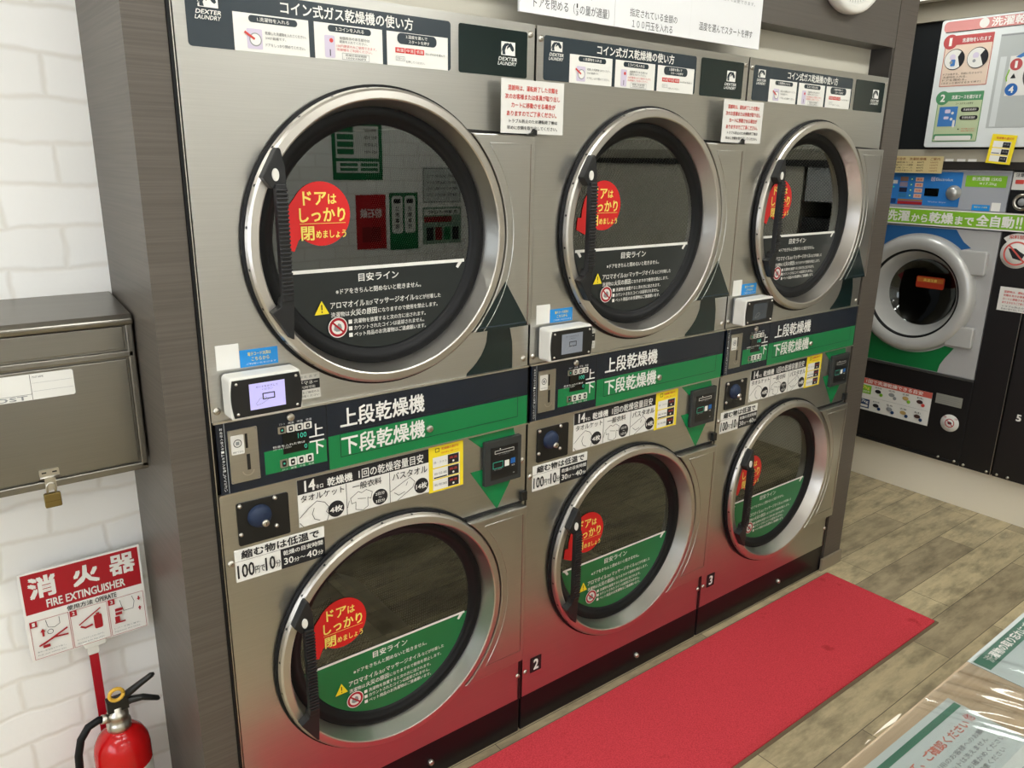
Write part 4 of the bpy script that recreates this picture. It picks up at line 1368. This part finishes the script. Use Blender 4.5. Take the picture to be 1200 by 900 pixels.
w1['label'] = 'silver front-loading washer on a black stand at right, beside the narrow post'
# black coin tower between the washers
def tower():
    t = thing('coin_tower', (4.0, -0.117, 0.225), 'narrow black coin panel right of the silver washer, with a no-dye sign', 'control panel')
    a0, a1 = 0.046, 0.188
    b = MB(RIGHTW)
    b.box(a0, 0.225, -0.55, a1, 1.352, 0.0, WBLACK)
    b.box(a0, 1.436, -0.55, a1, 1.615, 0.0, WBLACK)
    b.box(a1 - 0.0035, 0.225, -0.4, a1 - 0.0005, 1.352, 0.002, SCREWM)
    b.build('case', t)
    for a, z in ((0.065, 0.238), (0.170, 0.238)):
        b = MB(RIGHTW)
        b.lathe([(0.006, 0.0), (0.006, 0.006), (0.0, 0.007)], a, z, SCREWM, 12)
        b.build('bolt', t)
    b = MB(RIGHTW)
    b.slab(0.050, 1.442, 0.152, 1.530, 0.0, 0.012, BLACK, 0.004)
    b.lathe([(0.036, 0.012), (0.036, 0.016), (0.026, 0.017), (0.024, 0.012)], 0.104, 1.484, SCREWM, 28)
    b.lathe([(0.016, 0.012), (0.012, 0.017), (0.0, 0.018)], 0.104, 1.484, GREY, 20)
    b.build('card_reader', t)
    b = sheet(0.048, 1.535, 0.100, 1.610, PAPER, fr=RIGHTW)
    b.text('注意', 0.058, 1.590, 0.092, 1.606, INK, 0.02); b.rrect(0.060, 1.560, 0.094, 1.578, 0.003, M('label coral', '#d1493f', 0.5))
    b.build('label', t)
    b = MB(RIGHTW)
    ca, cz = 0.118, 1.262
    b.lathe([(0.066, 0.0), (0.066, 0.0012), (0.0, 0.0013)], ca, cz, PAPER, 40)
    b.prism(arc(ca, cz, 0.088, 45, 135, 16) + arc(ca, cz, 0.060, 135, 45, 16), 0.0, 0.0012, PAPER)
    b.c = 0.0018
    b.ring(ca, cz, 0.046, 0.053, M('faded red print', '#c8564e', 0.5)); b.poly([(ca - 0.036, cz + 0.020), (ca - 0.005, cz + 0.022), (ca + 0.012, cz + 0.010), (ca + 0.034, cz - 0.002), (ca + 0.022, cz - 0.030), (ca - 0.012, cz - 0.022)], INK); b.up()
    b.stroke([(ca - 0.034, cz + 0.034), (ca + 0.034, cz - 0.034)], 0.007, M('faded red print'))
    b.text('染料禁止', ca - 0.040, cz + 0.062, ca + 0.040, cz + 0.080, M('faded red print'), 0.02)
    b.build('no_dye_sign', t)
tower()
b = sheet(0.082, 1.005, 0.235, 1.112, PAPER, c=0.0045, th=0.0015, fr=RIGHTW)
for k, s in enumerate(('混雑時は、運転終了した', '衣類を次のお客様または', 'カートに移動させる場合が', 'ありますのでご了承ください。')):
    b.text(s, 0.100, 1.086 - k * 0.016, 0.222, 1.097 - k * 0.016, REDTXT, 0.02)
b.text('トラブル防止のため', 0.104, 1.022, 0.218, 1.030, INK); b.text('早めに取り出してください。', 0.100, 1.010, 0.222, 1.018, INK)
tag(b.build('notice', origin=(3.69, -0.158, 1.005)), 'white notice in red text on the black panel right of the silver washer', 'notice')
# second machine, black, at the right edge of the photo
t = thing('washing_machine', (4.0, -0.54, 0.225), 'black washing machine front marked 5, cut by the right edge of the photo', 'washer')
b = MB(RIGHTW)
b.box(0.193, 0.225, -0.55, 0.90, 1.352, 0.001, WBLACK)
b.box(0.193, 1.436, -0.55, 0.90, 1.615, 0.0, SILVER)
b.build('body', t, bevel=0.003)
b = MB(RIGHTW)
b.lathe([(0.25, 0.002), (0.248, 0.03), (0.21, 0.04), (0.18, 0.02)], 0.56, 0.95, SILVER2, 64)
dd = b.build('door', t)
b = MB(RIGHTW)
b.lathe([(0.185, 0.022), (0.10, 0.012), (0.0, 0.010)], 0.56, 0.95, DISP, 48)
b.build('glass', dd)
b = MB(RIGHTW, 0.0015)
b.text('5', 0.247, 0.514, 0.268, 0.546, WHITE, 0.05)
b.build('number', t)
for a in (0.215, 0.262):
    b = MB(RIGHTW)
    b.lathe([(0.006, 0.001), (0.006, 0.006), (0.0, 0.007)], a, 0.238, SCREWM, 12)
    b.build('bolt', t)
# banner
b = sheet(-0.506, 1.356, 0.20, 1.434, WHITE, c=0.006, th=0.004, fr=RIGHTW)
b.rect(-0.499, 1.362, 0.20, 1.428, M('banner green', '#7eb52c', 0.4)); b.up()
for s, x0, x1, z0, z1 in (('洗濯', -0.492, -0.372, 1.369, 1.421), ('から', -0.364, -0.286, 1.370, 1.408), ('乾燥', -0.280, -0.168, 1.369, 1.421), ('まで', -0.160, -0.078, 1.370, 1.408), ('全自動', -0.068, 0.090, 1.369, 1.421), ('!!', 0.098, 0.122, 1.369, 1.421)):
    b.text(s, x0, z0, x1, z1, WHITE, 0.04)
tag(b.build('banner', origin=(3.69, 0.15, 1.356)), 'long lime green banner with white Japanese lettering above the washer door', 'banner')
# labels on the dark strip
for k, a in enumerate((-0.240, -0.188, -0.140)):
    b = sheet(a, 1.652, a + 0.036, 1.663, PAPER, c=0.0285, fr=RIGHTW)
    tag(b.build('strip_label', origin=(3.67, -a - 0.018, 1.652)), ('small white label on the trim over the washer, nearest the beige price card', 'small white label on the trim over the washer, middle of three', 'small white label on the trim over the washer, nearest the yellow notice')[k], 'label', 'white labels on the trim')
b = sheet(-0.482, 1.597, -0.247, 1.674, M('beige card', '#cbb988', 0.5), th=0.0015, c=0.0300, fr=RIGHTW)
b.text('料金表　洗濯乾燥機　ご案内', -0.47, 1.655, -0.262, 1.668, M('brown ink', '#8b5a3c', 0.5), 0.012)
for k in range(4):
    b.text(('洗濯乾燥コース', '洗濯のみコース標準', '乾燥コース', 'シミ抜き洗濯コース')[k], -0.478, 1.642 - k * 0.0125, -0.385, 1.650 - k * 0.0125, INK)
    b.text('800円', -0.366, 1.642 - k * 0.0125, -0.335, 1.650 - k * 0.0125, INK); b.text('1000円', -0.305, 1.642 - k * 0.0125, -0.270, 1.650 - k * 0.0125, M('brown ink'))
tag(b.build('price_card', origin=(3.67, 0.365, 1.6)), 'beige price card over the top left corner of the washer control panel', 'card')
# yellow notice
b = MB(RIGHTW)
rot = math.radians(-5)
b.T = lambda x, y: (0.0 + x * math.cos(rot) - y * math.sin(rot), 1.702 + x * math.sin(rot) + y * math.cos(rot))
b.slab(-0.050, -0.058, 0.050, 0.064, 0.0560, 0.0575, YELLOW); b.c = 0.0578
b.text('乾燥機の選び方', -0.030, 0.044, 0.040, 0.054, REDTXT, 0.01)
for k in range(3):
    z = 0.010 - k * 0.030
    b.c = 0.0578
    b.rect(-0.038, z, 0.034, z + 0.026, WHITE).up(); b.rect(0.002, z + 0.001, 0.032, z + 0.023, INK).up(); b.text('高温', 0.006, z + 0.010, 0.028, z + 0.018, GREY)
    if k == 1:
        b.rect(-0.036, z + 0.004, -0.004, z + 0.007, INK)
tag(b.build('yellow_notice', origin=(3.64, 0.0, 1.65)), 'tilted yellow notice with dark boxes hanging below the large washer instruction board', 'notice')

# big washer instruction board
t = thing('washer_board', (3.66, -0.08, 1.714), 'large white washer instruction board with red and green steps on the dark wall', 'sign')
b = MB(RIGHTW)
b.prism(rr(-0.340, 1.714, 0.52, 2.258, 0.012), 0.0205, 0.050, M('board pale', '#d5dad9', 0.4))
b.build('board', t, bevel=0.002)
PINK = M('board pink', '#c88783', 0.5); PINKR = M('board red', '#b04a4a', 0.5); SAGE = M('board green', '#4c8a60', 0.5); TINT = M('board peach', '#d8c3b0', 0.5); SAGET = M('board sage', '#b4c19b', 0.5)
b = sheet(-0.328, 2.206, 0.50, 2.250, PINK, c=0.050, fr=RIGHTW, r=0.018)
b.disc(-0.160, 2.230, 0.020, PAPER, 24); b.text('洗濯乾燥機の使い方', -0.130, 2.212, 0.28, 2.248, WHITE, 0.03)
b.rect(-0.318, 2.204, 0.49, 2.207, INK)
b.build('title_strip', t)
b = sheet(-0.312, 1.976, -0.110, 2.190, TINT, c=0.050, fr=RIGHTW, r=0.006)
b.frame(-0.310, 1.978, -0.112, 2.188, 0.0025, PINKR); b.rect(-0.295, 2.150, -0.112, 2.189, PINKR); b.disc(-0.290, 2.165, 0.031, PINKR, 28); b.up()
b.text('1', -0.296, 2.148, -0.284, 2.182, WHITE, 0.04); b.text('洗濯物をいれます', -0.240, 2.158, -0.122, 2.176, WHITE, 0.02)
for k in (0, 1):
    a = -0.262 + k * 0.098
    b.disc(a, 2.090, 0.044, INK, 32); b.up(); b.disc(a - 0.001, 2.090, 0.041, PAPER, 32); b.up()
    b.poly(arc(a, 2.090, 0.041, -50, 50, 12) + [(a + 0.014 - k * 0.004, 2.100)], INK); b.disc(a - 0.008, 2.100, 0.013, LILAC, 14); b.up(); b.rrect(a - 0.014, 2.062, a + 0.006, 2.090, 0.004, M('board blue', '#3c74b4', 0.5) if k == 0 else PAPER); b.disc(a - 0.012, 2.078, 0.007, GREY, 10)
for k, s in enumerate(('ドアの取手を、手前に引きながら', '洗濯物を入れる。', 'ドアを閉める。', '（カチッと音がするまで押す）')):
    b.text(s, -0.300, 2.024 - k * 0.0125, -0.135 - (0.06 if k in (1, 2) else 0), 2.033 - k * 0.0125, INK)
b.build('step_panel', t)
b = sheet(-0.306, 1.738, -0.112, 1.952, SAGET, c=0.050, fr=RIGHTW, r=0.006)
b.frame(-0.304, 1.740, -0.114, 1.950, 0.0025, SAGE); b.rect(-0.288, 1.914, -0.113, 1.951, SAGE); b.disc(-0.286, 1.928, 0.030, SAGE, 28); b.up()
b.text('2', -0.296, 1.912, -0.275, 1.944, WHITE, 0.04); b.text('洗濯コースを選びます', -0.246, 1.921, -0.122, 1.938, WHITE, 0.02)
b.text('コースボタンを押す', -0.225, 1.897, -0.150, 1.907, INK)
b.rect(-0.292, 1.805, -0.212, 1.890, M('board blue', '#3c74b4', 0.5)); b.up(); b.rrect(-0.266, 1.862, -0.242, 1.878, 0.004, LILAC); b.rrect(-0.268, 1.836, -0.246, 1.848, 0.004, LILAC); b.disc(-0.232, 1.862, 0.006, PAPER, 12); b.disc(-0.234, 1.836, 0.006, PAPER, 12); b.rrect(-0.226, 1.800, -0.216, 1.832, 0.004, PAPER)
for z in (1.866, 1.832):
    b.rrect(-0.198, z, -0.122, z + 0.018, 0.008, INK); b.up(); b.text('洗濯乾燥選択', -0.188, z + 0.004, -0.132, z + 0.014, WHITE)
b.disc(-0.196, 1.792, 0.003, INK, 10); b.text('ボタンを押してください', -0.184, 1.790, -0.126, 1.797, REDTXT); b.text('選択後は変更できません', -0.184, 1.781, -0.126, 1.787, REDTXT)
b.rrect(-0.300, 1.748, -0.130, 1.772, 0.006, SAGE); b.up(); b.rrect(-0.294, 1.744, -0.136, 1.764, 0.006, PAPER)
b.build('step_panel', t)
b = sheet(-0.082, 1.795, 0.30, 2.176, M('picture grey', '#aeb3b1', 0.4), c=0.050, fr=RIGHTW)
b.rect(-0.082, 2.168, 0.30, 2.174, GREY); b.rect(-0.070, 1.800, -0.045, 2.085, M('picture light', '#c9cecd', 0.4)); b.rect(-0.030, 1.925, 0.30, 2.085, PAPER); b.up()
b.disc(0.110, 2.005, 0.080, M('picture dark', '#44494a', 0.4), 40); b.rect(0.055, 1.905, 0.30, 1.945, LIME); b.rect(0.035, 2.115, 0.30, 2.165, M('board blue')); b.up()
b.poly([(-0.010, 2.08), (0.060, 2.12), (0.060, 2.10), (0.010, 2.075)], M('board blue'))
b.disc(-0.003, 2.050, 0.024, PINKR, 26); b.disc(-0.006, 1.950, 0.025, M('board deep blue', '#225fa5', 0.5), 26); b.up()
b.text('1', -0.008, 2.036, 0.002, 2.064, WHITE, 0.04); b.text('4', -0.016, 1.936, 0.004, 1.964, WHITE, 0.04)
b.poly([(-0.018, 1.995), (0.004, 1.995), (-0.006, 2.015)], INK); b.stroke([(-0.030, 1.985), (-0.034, 2.000), (-0.026, 2.030)], 0.005, LIME)
b.build('picture_panel', t)

# ---------------------------------------------------------------- table with papers under clear vinyl
t = thing('table', (1.2, -1.36, 0.0), 'light wood folding table at the lower right with papers under clear vinyl', 'table')
b = MB(WORLD)
b.prism([(0.36, -1.70), (2.35, -1.70), (2.35, -1.008), (0.36, -1.018)], 0.672, 0.700, TABLEM)
b.build('table_top', t, bevel=0.002)
for x in (0.45, 2.26):
    for y in (-1.64, -1.08):
        b = MB(WORLD)
        b.tube([(x, y, 0.0), (x, y, 0.672)], 0.014, SCREWM, 12)
        b.build('leg', t)
b = MB(TOPF)
for pts in ([(0.955, -1.010), (0.985, -1.012), (1.020, -1.016), (1.050, -1.012), (1.045, -1.0095), (1.000, -1.0085)], [(0.925, -1.0125), (0.945, -1.0128), (0.940, -1.0100)]):
    b.prism(pts, 0.0002, 0.0006, M('chipped edge', '#e6dccb', 0.7))
b.build('edge_chip', t)
def sheet_rot(x, y, w, h, ang, c):
    a = math.radians(ang)
    b = MB(TOPF)
    b.T = lambda p, q: (x + p * math.cos(a) - q * math.sin(a), y + p * math.sin(a) + q * math.cos(a))
    b.slab(0, -h, w, 0, c, c + 0.0006, M('table paper', '#c3cac8', 0.5))  # white greyed down, the vinyl's haze put into the colour
    b.c = c + 0.0009
    return b
TGREEN = M('paper green band', '#3f7a63', 0.5)
b = sheet_rot(0.735, -1.0375, 0.425, 0.30, -0.6, 0.0004)
b.rect(0.0, -0.0245, 0.421, -0.0125, TGREEN)
b.text('洗濯について、ご確認ください', 0.085, -0.058, 0.385, -0.041, M('hazed red ink', '#cf7d6a', 0.5), 0.02)  # red paled in its colour for the haze of the vinyl above
b.text('他', 0.392, -0.055, 0.408, -0.037, M('faded red print'), 0.0)
for k in range(4):
    b.text(('洗濯乾燥機をご利用のお客様へのお願い', '大型の毛布やカーペットは洗えません', '衣類のポケットを必ずお確かめください', '店内では他のお客様にご配慮ください')[k], 0.110, -0.078 - k * 0.014, 0.400 - 0.03 * (k % 2), -0.069 - k * 0.014, GREY)
b.poly(rr(0.15, -0.190, 0.415, -0.132, 0.012), M('paper grey box', '#d2d4d0', 0.5)); b.up()
b.text('インク、ペン、口紅など', 0.19, -0.172, 0.385, -0.150, GREY, 0.02)
for k in range(6):
    b.text(('洗濯槽に入れると衣類が汚れます', '必ず取り除いてからご利用ください', '責任は負いかねます', 'ゴム製品は使用しないでください', '火災の原因になります', 'スタッフまでお知らせください')[k], 0.06, -0.212 - k * 0.014, 0.36 - 0.04 * (k % 3), -0.203 - k * 0.014, GREY)
tag(b.build('paper_sheet', origin=(0.95, -1.15, 0.7)), 'white notice sheet with a thin green line and red heading on the table, nearest', 'paper', 'notice sheets on the table')
b = sheet_rot(1.303, -1.0145, 0.425, 0.30, 0.6, 0.0004)
b.rect(0.006, -0.040, 0.42, -0.008, TGREEN); b.up()
b.text('洗濯物の取り忘れにご注意ください', 0.035, -0.034, 0.36, -0.014, PAPER, 0.02); b.text('コインランドリー', 0.37, -0.030, 0.415, -0.016, PAPER)
b.disc(0.20, -0.085, 0.05, M('pale drawing', '#c9cfba', 0.5), 24, 0.02)
for k in range(9):
    b.text('終了後は速やかにお取り出しください', 0.05, -0.135 - k * 0.017, 0.36, -0.124 - k * 0.017, GREY)
tag(b.build('paper_sheet', origin=(1.5, -1.15, 0.7)), 'white notice sheet with a broad green heading band on the table, farthest', 'paper', 'notice sheets on the table')
# vinyl with a few ridges
P, Fc = [], []
nx, ny = 460, 110
xa, xb, ya, yb = 0.62, 2.10, -1.60, -1.020
for j in range(ny + 1):
    for i in range(nx + 1):
        x = xa + (xb - xa) * i / nx
        y = yb + (ya - yb) * j / ny
        s = (yb - y)
        h = 0.0016
        for x0, sl, am, wd in ((1.100, 0.46, 0.0030, 0.007), (1.150, 0.42, 0.0060, 0.016), (1.240, 0.32, 0.0060, 0.016), (1.082, 0.48, 0.0022, 0.006), (1.33, 0.4, 0.0030, 0.014), (1.195, 0.44, 0.0035, 0.009), (1.125, 0.5, 0.0035, 0.009)):
            e = (x - (x0 + sl * s)) / wd
            wob = 0.75 + 0.5 * math.sin(40 * s + 9 * x0) * math.sin(17 * s)
            h += am * wob * math.exp(-e * e) * max(0.0, 1 - s / 0.5)
        P.append((x, y, h))
for j in range(ny):
    for i in range(nx):
        k = j * (nx + 1) + i
        Fc.append((k, k + nx + 1, k + nx + 2, k + 1))
b = MB(TOPF)
b.add(P, Fc, VINYL, True)
tag(b.build('vinyl_cover', origin=(1.3, -1.3, 0.7)), 'clear creased vinyl cover lying over the papers on the table', 'cover')

# ---------------------------------------------------------------- posters on the wall behind the camera, seen mirrored in the door glass
def poster(x0, z0, x1, z1, m, label, deco):
    b = sheet(-x1, z0, -x0, z1, m, th=0.003, c=0.001, fr=BACKW)
    deco(b, -x1, -x0)
    tag(b.build('poster', origin=((x0 + x1) / 2, -3.197, z0)), label, 'poster', 'posters on the opposite brick wall')
PGREEN = M('poster green', '#0f6a3c', 0.5)
def deco_green(b, a0, a1):
    b.rect(a0 + 0.025, 1.62, a1 - 0.025, 1.82, PAPER); b.rect(a0 + 0.025, 1.53, a1 - 0.025, 1.60, PAPER); b.up()
    for k in range(4):
        b.text(('洗濯', '乾燥', '洗濯乾燥', '毛布')[k], a0 + 0.035, 1.785 - k * 0.045, a0 + 0.13, 1.805 - k * 0.045, INK); b.rect(a1 - 0.15, 1.778 - k * 0.045, a1 - 0.035, 1.812 - k * 0.045, PGREEN)
    for k in range(4):
        b.rect(a0 + 0.035 + 0.145 * (k % 2), 1.540 + 0.03 * (k // 2), a0 + 0.16 + 0.145 * (k % 2), 1.560 + 0.03 * (k // 2), PGREEN)
poster(2.03, 1.485, 2.385, 1.845, PGREEN, 'green price poster mirrored in the upper glass of the leftmost dryer, highest of the posters', deco_green)
def deco_red(b, a0, a1):
    b.text('粉石鹸', a0 + 0.03, 1.24, a1 - 0.03, 1.30, WHITE, 0.02); b.rect(a0 + 0.04, 1.08, a1 - 0.04, 1.18, M('poster dark red', '#7c0d14', 0.5))
poster(2.18, 1.035, 2.40, 1.39, M('poster red', '#b3161d', 0.5), 'red poster mirrored in the upper glass of the leftmost dryer, below the green one', deco_red)
def deco_slips(b, a0, a1):
    for k in (0, 1):
        x0 = a0 + 0.02 + k * 0.10
        b.rrect(x0, 1.13, x0 + 0.085, 1.38, 0.02, PAPER)
        b.c += 0.0003
        b.rrect(x0 + 0.015, 1.33, x0 + 0.07, 1.36, 0.01, INK)
        for i, ch in enumerate('注意事項'):
            b.text(ch, x0 + 0.028, 1.28 - i * 0.04, x0 + 0.058, 1.31 - i * 0.04, INK, 0.01)
poster(2.43, 1.02, 2.65, 1.40, PGREEN, 'green poster with two white slips mirrored in the upper glass of the leftmost dryer', deco_slips)
def deco_text(b, a0, a1):
    b.frame(a0 + 0.01, 1.335, a1 - 0.01, 1.56, 0.003, INK)
    for k in range(4):
        b.text('洗濯機を使用した後は必ず確認してください', a0 + 0.03, 1.50 - k * 0.042, a1 - 0.03, 1.52 - k * 0.042, INK)
poster(2.69, 1.325, 3.01, 1.57, M('poster grey', '#c4c7c4', 0.5), 'grey text notice mirrored in the upper glass of the leftmost dryer', deco_text)
def deco_chart(b, a0, a1):
    b.rect(a0 + 0.01, 1.245, a1 - 0.01, 1.285, PAPER); b.rect(a0 + 0.08, 1.195, a1 - 0.01, 1.235, M('poster dark red')); b.up()
    b.text('洗濯物の目安', a0 + 0.03, 1.252, a1 - 0.05, 1.278, INK, 0.015)
    for k in range(4):
        b.rect(a0 + 0.02 + 0.072 * k, 1.07, a0 + 0.075 + 0.072 * k, 1.16, (INK, PGREEN, M('poster dark red'), INK)[k])
poster(2.69, 1.045, 3.01, 1.30, M('poster pale green', '#7f9a86', 0.5), 'pale green chart poster mirrored in the leftmost dryer upper glass, below the grey notice', deco_chart)
